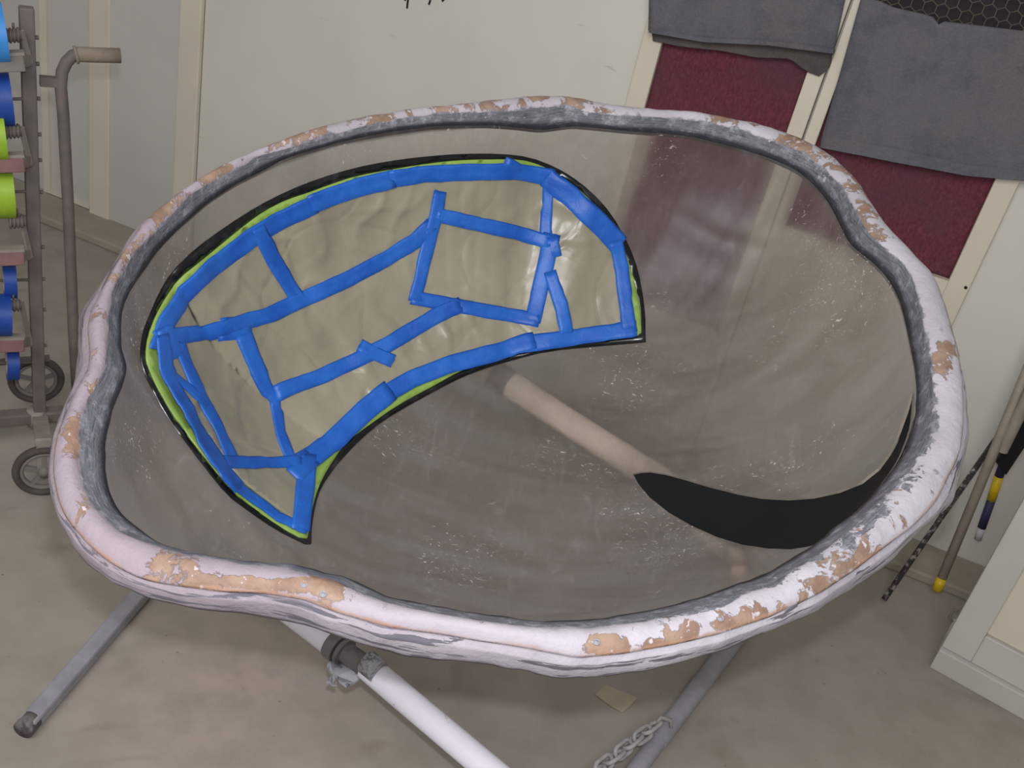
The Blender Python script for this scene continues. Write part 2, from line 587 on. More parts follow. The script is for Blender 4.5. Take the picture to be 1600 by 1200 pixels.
def tz_prism(poly, o0, o1):
    """solid from a (t, z) outline on the wall, between two distances from it"""
    n = len(poly)
    vs = [wpt(t, z, o1) for t, z in poly] + [wpt(t, z, o0) for t, z in poly]
    fs = [list(range(n)), list(range(2 * n - 1, n - 1, -1))] + [[i, i + n, (i + 1) % n + n, (i + 1) % n] for i in range(n)]
    bm = bmesh.new()
    vv = [bm.verts.new(v) for v in vs]
    for f in fs: bm.faces.new([vv[i] for i in f])
    bmesh.ops.recalc_face_normals(bm, faces=bm.faces[:])
    return bm


WH = 2.6
bm = bmesh.new()
add_box(bm, (-4.5, -2.0, -0.1), (9, 0, 0), (0, 6.2, 0), (0, 0, 0.1))
tag(obj('floor', bm, M['floor']), kind='structure', label='dusty beige concrete floor with pink overspray')
bm = bmesh.new()
wbox(bm, -1.8, 5.5, 0, WH, -0.12, -0.02)
wall = tag(obj('wall_back', bm, M['wall']), kind='structure', label='cream painted back wall of the spray booth')
T_SEAM, T_BEND, T_FILT = wall_tz(309, 140)[0], wall_tz(470, 70)[0], wall_tz(1000, 85)[0]
T_MID = wall_tz(1276, 159)[0]
T_RED_R = wall_tz(1518, 358)[0]
T_STILE_R = wall_tz(1549, 375)[0]
for a, b in ((T_SEAM + 0.012, T_FILT - 0.003), (T_STILE_R + 0.002, 4.2)):
    bm = bmesh.new()
    wbox(bm, a, b, 0.0, WH, -0.02, 0.0)
    bevel(obj('panel', bm, M['wall'], wall), 0.002)
# foot of handwriting on the big panel, cut by the top of the picture
for stroke in ([(634, -22), (634, -8), (633, 1)], [(641, -40), (639, -10), (637, 4), (636, 13)], [(672, -40), (673, -10), (672, 2), (670, 7)],
               [(688, -22), (689, -6), (692, 2), (695, -2), (696, -18)]):
    bm = bmesh.new()
    pts = []
    for x, y in stroke:
        tt, zz = wall_tz(x, y, 0.001)
        pts.append(wpt(tt, zz, 0.001))
    add_tube(bm, pts, 0.0032, 6)
    obj('marker_stroke', bm, M['dark'], wall)
bm = bmesh.new()
add_box(bm, WP - WD * 1.2, WD * 6.5, WN * 0.165, UP * 0.03)
bevel(tag(obj('trim_1', bm, M['sill']), kind='structure', label='low concrete sill along the foot of the wall'), 0.006)

# left doors
d1 = tag(thing('door_1'), kind='structure', label='recessed cream door leaf behind the tape rack')
ta, tb = wall_tz(-140, 100)[0], wall_tz(140, 300)[0]
ti0 = wall_tz(76, 150)[0]
zi = wall_tz(125, 317)[1]
bm = bmesh.new(); wbox(bm, ta, tb, 0.032, WH, -0.02, -0.008); obj('door_panel', bm, M['panel'], d1)
bm = bmesh.new(); wbox(bm, wall_tz(66, 150)[0], ti0, 0.032, WH, -0.008, 0.004); obj('stile', bm, M['cream'], d1)
bm = bmesh.new(); wbox(bm, ti0, tb, 0.032, zi, -0.008, 0.004); obj('rail', bm, M['cream'], d1)

d2 = tag(thing('door_2'), kind='structure', label='raised cream framed door leaf left of the dark gap')
OFF = 0.02
x0, zb = wall_tz(139, 362, OFF)
x1 = wall_tz(170, 180, OFF)[0]
x2 = wall_tz(274, 180, OFF)[0]
x3 = wall_tz(308, 140, OFF)[0]
zr = wall_tz(164, 346, OFF)[1]
bm = bmesh.new(); wbox(bm, x1, x2, zr, WH, 0.01, OFF - 0.008); obj('door_panel', bm, M['panel'], d2)
bm = bmesh.new(); add_box(bm, wpt(x0, zb + .03, 0.0), WD * (x1 - x0), WN * OFF, UP * (WH - zb)); bevel(obj('stile', bm, M['cream'], d2), 0.004)
bm = bmesh.new(); wbox(bm, x2, x3, zb, WH, 0.0, OFF); bevel(obj('stile', bm, M['cream'], d2), 0.004)
bm = tz_prism([(x0, zb + .03), (x0 + .03, zb), (x2, zb), (x2, zr), (x0, zr)], 0.0, OFF); bevel(obj('rail', bm, M['cream'], d2), 0.003)
bm = bmesh.new(); wbox(bm, x3, T_SEAM + 0.014, 0.03, WH, -0.019, -0.004); obj('door_gap', bm, M['dark'], d2)

# filter doors (pair) on the right
d3 = tag(thing('door_3'), kind='structure', label='left filter door with cream stiles')
d4 = tag(thing('door_4'), kind='structure', label='right filter door with cream stiles')
tR0, tR1 = wall_tz(1024, 115)[0], wall_tz(1247, 157)[0]
tF2 = wall_tz(1313, 120)[0]
Z_R1 = wall_tz(1488, 437)[1]
Z_R0 = Z_R1 - 0.36  # left red pad stretched lower to stand in for the reflection in the shell
for door, s0, s1 in ((d3, T_FILT, tR0), (d3, tR1, T_MID - 0.003), (d4, T_MID + 0.003, tF2), (d4, T_RED_R, T_STILE_R)):
    bm = bmesh.new(); wbox(bm, s0, s1, 0.03, WH, -0.02, 0.022)
    bevel(obj('stile', bm, M['cream'], door), 0.003)
for door, s0, s1, zz in ((d3, tR0, tR1, Z_R0), (d4, tF2, T_RED_R, Z_R1)):
    bm = bmesh.new(); wbox(bm, s0, s1, 0.03, zz, -0.02, 0.022)
    obj('rail', bm, M['cream'], door)
    bm = bmesh.new(); wbox(bm, s0, s1, zz, WH, -0.02, -0.012)
    obj('backing', bm, M['dark'], door)
p = wpt(*wall_tz(1509, 449, 0.022), 0.022)
bm = bmesh.new(); add_tube(bm, [p, p + WN * 0.004], 0.004, 10); obj('screw', bm, M['black'], d4)


def pad_mesh(t0, t1, z0, z1, o0, o1, amp, seed, nx=40, nz=40, edge=0.0):
    """soft pad: front face lumpy, ragged lower edge"""
    vs, fs = [], []
    for j in range(nz + 1):
        for i in range(nx + 1):
            t = t0 + (t1 - t0) * i / nx
            zz0 = z0 + edge * noise.noise(Vector((t * 9, seed, 0))) + edge * 0.6 * noise.noise(Vector((t * 40, seed, 4)))
            z = zz0 + (z1 - zz0) * j / nz
            q = amp * (noise.noise(Vector((t * 7, z * 7, seed))) + 0.5 * noise.noise(Vector((t * 22, z * 22, seed))))
            vs.append(wpt(t, z, o1 + q))
    nf = len(vs)
    for j in range(nz):
        for i in range(nx):
            a = j * (nx + 1) + i
            fs.append((a, a + 1, a + nx + 2, a + nx + 1))
    ring = [i for i in range(nx + 1)] + [(j + 1) * (nx + 1) + nx for j in range(nz)] + [nz * (nx + 1) + i for i in range(nx - 1, -1, -1)] + [j * (nx + 1) for j in range(nz - 1, 0, -1)]
    base = len(vs)
    for k in ring:
        v = vs[k]
        vs.append(v - WN * ((v - WP).dot(WN) - o0))
    m = len(ring)
    for k in range(m):
        fs.append((ring[(k + 1) % m], ring[k], base + k, base + (k + 1) % m))
    return mesh('pad', vs, fs)


z_f1 = wall_tz(1150, 85)[1]
z_f2 = wall_tz(1400, 250)[1]
tag(obj('filter_pad', pad_mesh(tR0, tR1, Z_R0, z_f1 + 0.12, -0.011, 0.004, 0.006, 2.0), M['red'], smooth=True),
    'crimson fibre filter pad showing below the higher grey felt flap', 'filter')
tag(obj('filter_pad', pad_mesh(tF2, T_RED_R, Z_R1, z_f2 + 0.12, -0.011, 0.004, 0.006, 5.0), M['red'], smooth=True),
    'crimson fibre filter pad under the larger grey felt flap, beside the rim', 'filter')


def flap_mesh(poly_px, o0, o1, amp, seed, n=34):
    """hanging felt: four sided px outline (top-left, top-right, bottom-right, bottom-left), edges may have extra points"""
    top, bot = poly_px
    def interp(line, f):
        xs = [p[0] for p in line]
        x = xs[0] + (xs[-1] - xs[0]) * f
        for a, b in zip(line, line[1:]):
            if x <= b[0] or b is line[-1]:
                g = (x - a[0]) / (b[0] - a[0])
                return x, a[1] + (b[1] - a[1]) * g
    vs, fs = [], []
    for j in range(n + 1):
        for i in range(n + 1):
            a, b = interp(top, i / n), interp(bot, i / n)
            s = j / n
            px, py = a[0] + (b[0] - a[0]) * s, a[1] + (b[1] - a[1]) * s
            t, z = wall_tz(px, py, o1)
            q = amp * (noise.noise(Vector((t * 5, z * 5, seed))) + 0.6 * noise.noise(Vector((t * 14, z * 14, seed))))
            vs.append(wpt(t, z, o1 + q))
    W = n + 1
    for j in range(n):
        for i in range(n):
            k = j * W + i
            fs.append((k, k + W, k + W + 1, k + 1))
    ring = [i for i in range(W)] + [(j + 1) * W + n for j in range(n)] + [n * W + i for i in range(n - 1, -1, -1)] + [j * W for j in range(n - 1, 0, -1)]
    base = len(vs)
    for k in ring:
        v = vs[k]
        vs.append(v - WN * ((v - WP).dot(WN) - o0))
    m = len(ring)
    for k in range(m):
        fs.append((ring[k], ring[(k + 1) % m], base + (k + 1) % m, base + k))
    return mesh('felt', vs, fs)


f1 = tag(thing('felt_flap'), 'grey felt flap with dark fuzzy underside, over the higher red filter', 'filter flap')
obj('felt_sheet', flap_mesh(([(1016, -150), (1345, -120)], [(1013, 47), (1100, 62), (1200, 66), (1302, 79)]), 0.03, 0.055, 0.006, 1.3), M['felt'], f1, True)
obj('fringe', flap_mesh(([(1016, 30), (1302, 60)], [(1020, 64), (1060, 72), (1130, 80), (1180, 90), (1235, 92), (1260, 112), (1282, 120), (1296, 104)]), 0.006, 0.032, 0.006, 3.3), M['felt_dark'], f1, True)
obj('hem', flap_mesh(([(1014, 44), (1100, 59), (1200, 63), (1302, 76)], [(1013, 51), (1100, 66), (1200, 71), (1302, 84)]), 0.03, 0.062, 0.002, 4.3), M['felt'], f1, True)
f2 = tag(thing('felt_flap'), 'large grey felt flap hanging below the wire mesh, by the frame edge', 'filter flap')
obj('felt_sheet', flap_mesh(([(1345, -2), (1375, 2), (1395, 12), (1440, 22), (1463, 29), (1468, 44), (1473, 34), (1640, 54)],
                             [(1282, 222), (1400, 244), (1510, 266), (1600, 275), (1640, 278)]), 0.024, 0.04, 0.005, 7.7), M['felt'], f2, True)
obj('hem', flap_mesh(([(1285, 212), (1400, 233), (1510, 258), (1600, 268), (1640, 271)], [(1281, 231), (1400, 254), (1510, 275), (1580, 281), (1640, 284)]), 0.024, 0.05, 0.004, 9.1), M['felt'], f2, True)
# chicken wire above the second flap
tw0, zw0 = wall_tz(1340, 70)
tw1 = wall_tz(1690, 0)[0]
a_ = 0.0165
bm = bmesh.new()
done = set()
col_n = int((tw1 - tw0) / (a_ * math.sqrt(3))) + 2
for i in range(col_n):
    for j in range(14):
        cx = tw0 + i * a_ * math.sqrt(3) + (a_ * math.sqrt(3) / 2 if j % 2 else 0)
        cz = zw0 + j * a_ * 1.5
        c = [(cx + a_ * math.sin(k * PI / 3), cz + a_ * math.cos(k * PI / 3)) for k in range(6)]
        for k in range(6):
            p, q = c[k], c[(k + 1) % 6]
            key = tuple(sorted([(round(p[0], 3), round(p[1], 3)), (round(q[0], 3), round(q[1], 3))]))
            if key in done: continue
            done.add(key)
            add_tube(bm, [wpt(p[0], p[1], 0.012), wpt(q[0], q[1], 0.012)], 0.0011, 4, False)
o = obj('wire_mesh', bm, M['wire'], d4); o['kind'] = 'stuff'

# ------------------------------------------------------------------ rim outline (seen from the opening) and its plane
O_PX = [(839,147),(875,147),(920,153),(962,163),(1024,168),(1099,176),(1170,189),(1228,204),(1287,229),(1320,254),(1349,287),(1374,327),(1395,358),(1428,387),(1462,422),(1482,452),(1495,490),(1506,539),(1517,603),(1520,645),(1512,695),(1500,755),(1485,793),(1456,811),(1422,845),(1387,880),(1333,920),(1280,953),(1200,987),(1135,1015),(1050,1037),(975,1052),(925,1060),(870,1063),(830,1052),(775,1040),(700,1032),(625,1022),(565,1007),(515,990),(474,975),(416,964),(344,955),(272,945),(221,932),(180,912),(143,889),(117,858),(97,821),(81,775),(77,733),(85,683),(97,646),(116,604),(124,554),(122,517),(127,477),(150,446),(177,400),(200,363),(237,330),(271,302),(313,274),(356,253),(400,233),(457,211),(506,193),(575,179),(652,167),(733,160),(790,150)]
T_PX = [(400,925),(475,937),(525,957),(600,979),(675,989),(750,1001),(825,1013),(900,1028),(975,1021),(1050,1008),(1125,990),(1200,965),(1280,928),(1339,888),(1382,855),(1426,823),(1461,787),(1482,745),(1497,718),(1505,675),(1505,632),(1503,590),(1496,547),(1481,488),(1461,433),(100,806),(117,828),(143,857),(172,880),(215,903),(272,915),(344,924),(90,778),(82,733),(88,683),(119,608),(139,575),(140,546),(136,508),(141,487),(160,450)]
I_PX = [(400,246),(441,234),(481,221),(562,199),(644,183),(684,178),(745,175),(806,172),(831,167),(879,166),(912,173),(948,179),(989,183),(1045,183),(1107,191),(1170,206),(1212,222),(1253,241),(1287,262),(1312,287),(1330,314),(1341,339),(1357,368),(1387,393),(1416,414),(1430,445),(1442,496),(1452,545),(1456,590),(1458,632),(1455,675),(1437,711),(1408,751),(1375,783),(1342,814),(1302,848),(1266,874),(1230,896),(1200,915),(1125,940),(1075,955),(1000,970),(925,981),(850,981),(775,973),(700,961),(625,946),(575,931),(525,907),(482,898),(445,886),(387,881),(330,873),(272,863),(229,846),(195,835),(166,814),(149,791),(129,758),(122,717),(129,671),(135,633),(150,608),(166,571),(169,537),(169,492),(177,454),(197,417),(208,396),(234,370),(271,333),(299,305),(327,288),(370,262)]
G_PX = [(441,247),(481,234),(562,211),(603,205),(684,195),(766,194),(806,197),(847,202),(896,195),(928,198),(989,204),(1050,208),(1087,213),(1149,229),(1203,245),(1249,266),(1274,289),(1295,314),(1312,347),(1328,381),(1362,406),(1387,431),(1407,468),(1418,514),(1429,570),(1432,611),(1428,662),(1408,714),(1379,754),(1339,798),(1302,827),(1277,848),(1252,863),(1200,892),(1150,912),(1100,932),(1025,952),(950,966),(875,970),(800,966),(725,956),(650,941),(600,929),(540,900),(502,893),(459,882),(402,877),(344,872),(287,861),(244,845),(215,826),(195,808),(176,782),(170,762),(163,712),(167,675),(175,642),(189,608),(200,571),(189,542),(187,508),(193,475),(214,437),(235,408),(251,384),(285,350),(327,313),(370,285),(421,260)]
CX, CY = 800.0, 610.0
N = 720


def polar(pts, smooth=1):
    q = sorted((math.atan2(y - CY, x - CX) % (2 * PI), math.hypot(x - CX, y - CY)) for x, y in pts)
    q = [(q[-1][0] - 2 * PI, q[-1][1])] + q + [(q[0][0] + 2 * PI, q[0][1])]
    out, k = [], 0
    for i in range(N):
        a = 2 * PI * i / N
        while q[k + 1][0] < a: k += 1
        # straight chord between the two traced points
        (a0, r0), (a1, r1) = q[k], q[k + 1]
        x0, y0, x1, y1 = r0 * math.cos(a0), r0 * math.sin(a0), r1 * math.cos(a1), r1 * math.sin(a1)
        dx, dy = x1 - x0, y1 - y0
        den = dx * math.sin(a) - dy * math.cos(a)
        out.append((x0 * -dy + y0 * dx) / -den * -1 if abs(den) > 1e-9 else r0)
    for _ in range(smooth):
        out = [(out[i - 2] + 2 * out[i - 1] + 3 * out[i] + 2 * out[(i + 1) % N] + out[(i + 2) % N]) / 9 for i in range(N)]
    return out


rO, rI, rG = polar(O_PX, 2), polar(I_PX, 2), polar(G_PX, 2)
tset = [(math.atan2(y - CY, x - CX) % (2 * PI)) for x, y in T_PX]
extra = []
for i in range(0, N, 8):
    a = 2 * PI * i / N
    if min(abs((a - b + PI) % (2 * PI) - PI) for b in tset) > 0.12:
        rr = rO[i] - 5
        extra.append((CX + rr * math.cos(a), CY + rr * math.sin(a)))
rT = polar(T_PX + extra, 2)

TILT = math.radians(16)
PN = Vector((0, -math.sin(TILT), math.cos(TILT)))
PU = Vector((1, 0, 0))
PV = PN.cross(PU)
PP = at_depth(870, 1010, 1.1)
PC = on_plane(800, 620, PP, PN)


def on_rim_plane(px, py, h=0.0):
    return on_plane(px, py, PC + PN * h, PN)


def pxy(r, i):
    a = 2 * PI * i / N
    return CX + r * math.cos(a), CY + r * math.sin(a)


Tp = [on_rim_plane(*pxy(rT[i], i)) for i in range(N)]
Ip = [on_rim_plane(*pxy(rI[i], i), 0.004) for i in range(N)]
vmax = max((p - PC).dot(PV) for p in Tp)
vmin = min((p - PC).dot(PV) for p in Tp)


def outward(i):
    d = Tp[(i + 3) % N] - Tp[i - 3]
    o = d.cross(PN).normalized()
    return o if o.dot(Tp[i] - PC) > 0 else -o


Op, Gp = [], []
for i in range(N):
    f = ((Tp[i] - PC).dot(PV) - vmin) / (vmax - vmin)
    out = outward(i)
    dz = 0.058
    while True:
        dz -= 0.003
        q = on_rim_plane(*pxy(rO[i], i), -dz)
        w_ = (q - Tp[i]).dot(out)
        if w_ > 0.003 or dz < 0.022: break
    # walk the lower edge out until it meets the traced silhouette, but stay within a real flange
    Op.append(q + out * (min(max(w_, 0.003), 0.032) - w_))
    hg = -0.022 - 0.030 * min(1, f * 1.3)
    while True:
        g = on_rim_plane(*pxy(rG[i], i), hg)
        inw = (Ip[i] - g).dot(out)
        if inw > 0.003 or hg > -0.012: break
        hg += 0.002
    g = g + out * (inw - min(max(inw, 0.003), 0.055))
    Gp.append(g)


def smooth_loop(L, k=2):
    for _ in range(k):
        L = [(L[i - 1] + L[i] * 2 + L[(i + 1) % N]) / 4 for i in range(N)]
    return L


Op, Gp = smooth_loop(Op, 4), smooth_loop(Gp, 2)

# ------------------------------------------------------------------ acrylic shell surface: unit disk -> space
DEPTH = 0.40
Guv = [((g - PC).dot(PU), (g - PC).dot(PV), (g - PC).dot(PN)) for g in Gp]
cu = sum(g[0] for g in Guv) / N
cv = sum(g[1] for g in Guv) / N
CREASES = []


def shell_point(a, b):
    r = math.hypot(a, b)
    th = (math.atan2(b, a) % (2 * PI)) / (2 * PI) * N
    k = int(th) % N
    f = th - int(th)
    g0, g1 = Guv[k], Guv[(k + 1) % N]
    gu, gv, gh = (g0[j] + (g1[j] - g0[j]) * f for j in range(3))
    rr = min(r, 1.0)
    h = gh * rr ** 2 + (1 - rr ** 2) * -0.035 - DEPTH * (1 - rr ** 2.3) ** 0.62
    for line in CREASES:
        d = min(seg_dist((a, b), p, q) for p, q in zip(line, line[1:]))
        h += 0.024 * math.exp(-(d / 0.03) ** 2) * (1 - rr ** 8)
    return PC + PU * (cu + (gu - cu) * r) + PV * (cv + (gv - cv) * r) + PN * h


def seg_dist(p, a, b):
    dx, dy = b[0] - a[0], b[1] - a[1]
    t = max(0, min(1, ((p[0] - a[0]) * dx + (p[1] - a[1]) * dy) / (dx * dx + dy * dy + 1e-12)))
    return math.hypot(p[0] - a[0] - t * dx, p[1] - a[1] - t * dy)


def build_probe():
    vs, ds, fs = [], [], []
    NR, NA = 56, 180
    for j in range(NR + 1):
        r = 1 - (1 - j / NR) ** 1.0
        for i in range(NA):
            t = 2 * PI * i / NA
            d = (max(r, 1e-4) * math.cos(t), max(r, 1e-4) * math.sin(t))
            vs.append(shell_point(*d)); ds.append(d)
    for j in range(NR):
        for i in range(NA):
            a, b = j * NA + i, j * NA + (i + 1) % NA
            fs.append((a, b, b + NA)); fs.append((a, b + NA, a + NA))
    return BVHTree.FromPolygons(vs, fs), vs, ds, fs


probe = build_probe()


def shell_hit(px, py):
    """last meeting of the sight line with the shell: position, inward normal, disk coordinates"""
    tree, vs, ds, fs = probe
    d = ray(px, py).normalized()
    o = EYE.copy()
    best = None
    for _ in range(4):
        loc, nor, idx, _d = tree.ray_cast(o, d)
        if loc is None: break
        best = (loc, nor, idx)
        o = loc + d * 1e-4
    if best is None: return None
    loc, nor, idx = best
    if nor.dot(d) > 0: nor = -nor
    a, b, c = (vs[k] for k in fs[idx])
    v0, v1, v2 = b - a, c - a, loc - a
    d00, d01, d11, d20, d21 = v0.dot(v0), v0.dot(v1), v1.dot(v1), v2.dot(v0), v2.dot(v1)
    den = d00 * d11 - d01 * d01 or 1e-12
    q, s = (d11 * d20 - d01 * d21) / den, (d00 * d21 - d01 * d20) / den
    da, db, dc = (ds[k] for k in fs[idx])
    disk = tuple(da[k] * (1 - q - s) + db[k] * q + dc[k] * s for k in (0, 1))
    return loc, nor, disk


def disk_line(pts):
    return [h[2] for h in (shell_hit(*p) for p in pts) if h]


_c1 = disk_line([(208, 590), (250, 655), (300, 725), (350, 790), (400, 840), (455, 872)])
_c2 = disk_line([(1318, 385), (1250, 398), (1180, 402), (1120, 385), (1060, 350), (1000, 300), (955, 255)])
CREASES = [_c1, _c2]
probe = build_probe()


def resample(pts, step, closed=True):
    out = []
    L = list(pts) + ([pts[0]] if closed else [])
    for a, b in zip(L, L[1:]):
        n = max(1, int(math.dist(a, b) / step))
        for k in range(n):
            out.append((a[0] + (b[0] - a[0]) * k / n, a[1] + (b[1] - a[1]) * k / n))
    if not closed: out.append(L[-1])
    return out


def smooth_poly(pts, closed=True, it=1, keep=()):
    """corner cutting that keeps the listed sharp points"""
    for _ in range(it):
        out = []
        n = len(pts)
        for i in range(n):
            p, q = pts[i], pts[(i + 1) % n]
            if p in keep: out.append(p)
            else: out.append((p[0] * .75 + q[0] * .25, p[1] * .75 + q[1] * .25))
            if q not in keep: out.append((p[0] * .25 + q[0] * .75, p[1] * .25 + q[1] * .75))
        pts = out
    return pts


def inside(p, poly):
    x, y = p
    c = False
    j = len(poly) - 1
    for i in range(len(poly)):
        xi, yi = poly[i]
        xj, yj = poly[j]
        if (yi > y) != (yj > y) and x < (xj - xi) * (y - yi) / (yj - yi) + xi: c = not c
        j = i
    return c


def fill(outer, holes, step, grid=None):
    """triangulate outline minus holes, in a plane"""
    pts = [Vector(p) for p in outer]
    edges = [(i, (i + 1) % len(outer)) for i in range(len(outer))]
    for h in holes:
        b = len(pts)
        pts += [Vector(p) for p in h]
        edges += [(b + i, b + (i + 1) % len(h)) for i in range(len(h))]
    xs = [p[0] for p in outer]
    ys = [p[1] for p in outer]
    nb = len(pts)
    bound = [tuple(p) for p in pts]
    y = min(ys)
    row = 0
    cell = {}
    for p in bound: cell.setdefault((int(p[0] // step), int(p[1] // step)), []).append(p)
    while y < max(ys):
        x = min(xs) + (step / 2 if row % 2 else 0)
        while x < max(xs):
            cx, cy = int(x // step), int(y // step)
            near = any(math.hypot(x - p[0], y - p[1]) < step * 0.5 for i in (-1, 0, 1) for j in (-1, 0, 1) for p in cell.get((cx + i, cy + j), ()))
            if not near and inside((x, y), outer) and not any(inside((x, y), h) for h in holes):
                pts.append(Vector((x, y)))
            x += step
        y += step * 0.87
        row += 1
    v, e, f, *_ = delaunay_2d_cdt(pts, edges, [], 0, 1e-7)
    tri = []
    for t in f:
        c = (sum(v[k][0] for k in t) / 3, sum(v[k][1] for k in t) / 3)
        if inside(c, outer) and not any(inside(c, h) for h in holes):
            a, b, d = (v[k] for k in t)
            if (b[0] - a[0]) * (d[1] - a[1]) - (b[1] - a[1]) * (d[0] - a[0]) < 0: t = list(reversed(t))
            tri.append(list(t))
    return [tuple(p) for p in v], tri


def patch(name, outer, holes, step, off, mat, parent, thick=0.0015, smooth=True):
    """a sheet stuck to the inside of the shell, with a rim of its own thickness"""
    v, tri = fill(outer, holes, step)
    P = []
    ok = []
    for p in v:
        h = shell_hit(*p)
        ok.append(h is not None)
        if h is None:
            P.append(Vector((0, 0, 0))); continue
        P.append(h[0] + h[1] * (off(p, h[0]) if callable(off) else off))
    tri = [t[::-1] for t in tri if all(ok[k] for k in t)]
    cnt = {}
    for t in tri:
        for a, b in zip(t, t[1:] + t[:1]):
            cnt[(a, b)] = cnt.get((a, b), 0) + 1
    verts = list(P)
    faces = list(tri)
    low = {}
    for (a, b) in list(cnt):
        if (b, a) in cnt: continue
        for k in (a, b):
            if k not in low:
                h = shell_hit(*v[k])
                low[k] = len(verts)
                verts.append(P[k] - h[1] * thick)
        faces.append((b, a, low[a], low[b]))
    used = sorted({k for f in faces for k in f})
    mp = {k: i for i, k in enumerate(used)}
    me = mesh(name, [verts[k] for k in used], [[mp[k] for k in f] for f in faces])
    return obj(name, me, mat, parent, smooth)


# ------------------------------------------------------------------ canopy: rim
canopy = tag(thing('cockpit_canopy'), 'large dusty acrylic bubble shell with lumpy half-sanded primed rim on the pipe stand', 'canopy')
canopy.location = PC - PN * 0.47


def to_local(o):
    pass


WEAR = [(1400, 820, 40, 40, .09), (1330, 870, 60, 30, .1), (1470, 560, 26, 26, .1), (1180, 955, 60, 14, .12),   # px x, y, radius x, radius y, push towards bare filler (+) or filled (-)
    (520, 922, 45, 22, .22), (480, 905, 40, 14, .14), (1000, 1010, 130, 14, .20), (1150, 975, 80, 12, .2), (940, 1003, 30, 20, .15), (1060, 985, 60, 20, .12),
    (1280, 915, 70, 16, .18), (1340, 885, 40, 16, .14), (270, 882, 50, 16, .2), (360, 908, 110, 12, .22), (440, 915, 40, 12, .2), (700, 985, 60, 8, .14), (610, 968, 40, 10, .12), (125, 815, 26, 40, .10), (118, 690, 16, 34, .22),
    (1465, 560, 22, 30, .18), (1490, 545, 16, 30, .1), (1345, 310, 24, 34, .09), (1370, 355, 24, 30, .09), (1300, 260, 30, 20, .08), (1240, 222, 40, 12, .12),
    (1130, 183, 22, 10, .18), (900, 156, 30, 12, .16), (835, 158, 26, 12, .12), (760, 164, 40, 10, .14), (690, 172, 30, 10, .12), (725, 170, 14, 10, -.1), (868, 156, 12, 10, -.14), (560, 188, 70, 10, .14), (450, 218, 70, 14, .12), (330, 270, 60, 16, .14), (250, 325, 50, 20, .1), (195, 400, 40, 40, .14), (160, 560, 22, 60, .08), (155, 620, 20, 20, .16),
    (150, 730, 22, 60, -.14), (180, 845, 60, 30, -.25), (350, 885, 60, 10, -.1), (640, 960, 60, 20, -.25), (750, 985, 60, 18, -.16), (860, 1000, 60, 20, -.2), (420, 895, 60, 10, -.2),
    (1480, 690, 30, 60, -.10), (1450, 500, 25, 60, -.2), (1430, 770, 40, 40, -.08), (1400, 400, 24, 24, -.2), (1060, 174, 60, 8, -.2), (1180, 200, 40, 10, -.06), (1470, 450, 24, 50, -.16), (1475, 630, 30, 40, -.16)]


GREYB = [(1395, 755, 50, 40, .13), (1300, 845, 60, 30, .14), (1220, 898, 50, 18, .12), (1440, 640, 24, 50, .08), (1440, 700, 30, 40, .09), (1340, 800, 50, 40, .1), (200, 700, 60, 70, .03), (1090, 945, 60, 14, .08), (1050, 955, 30, 10, .06)]


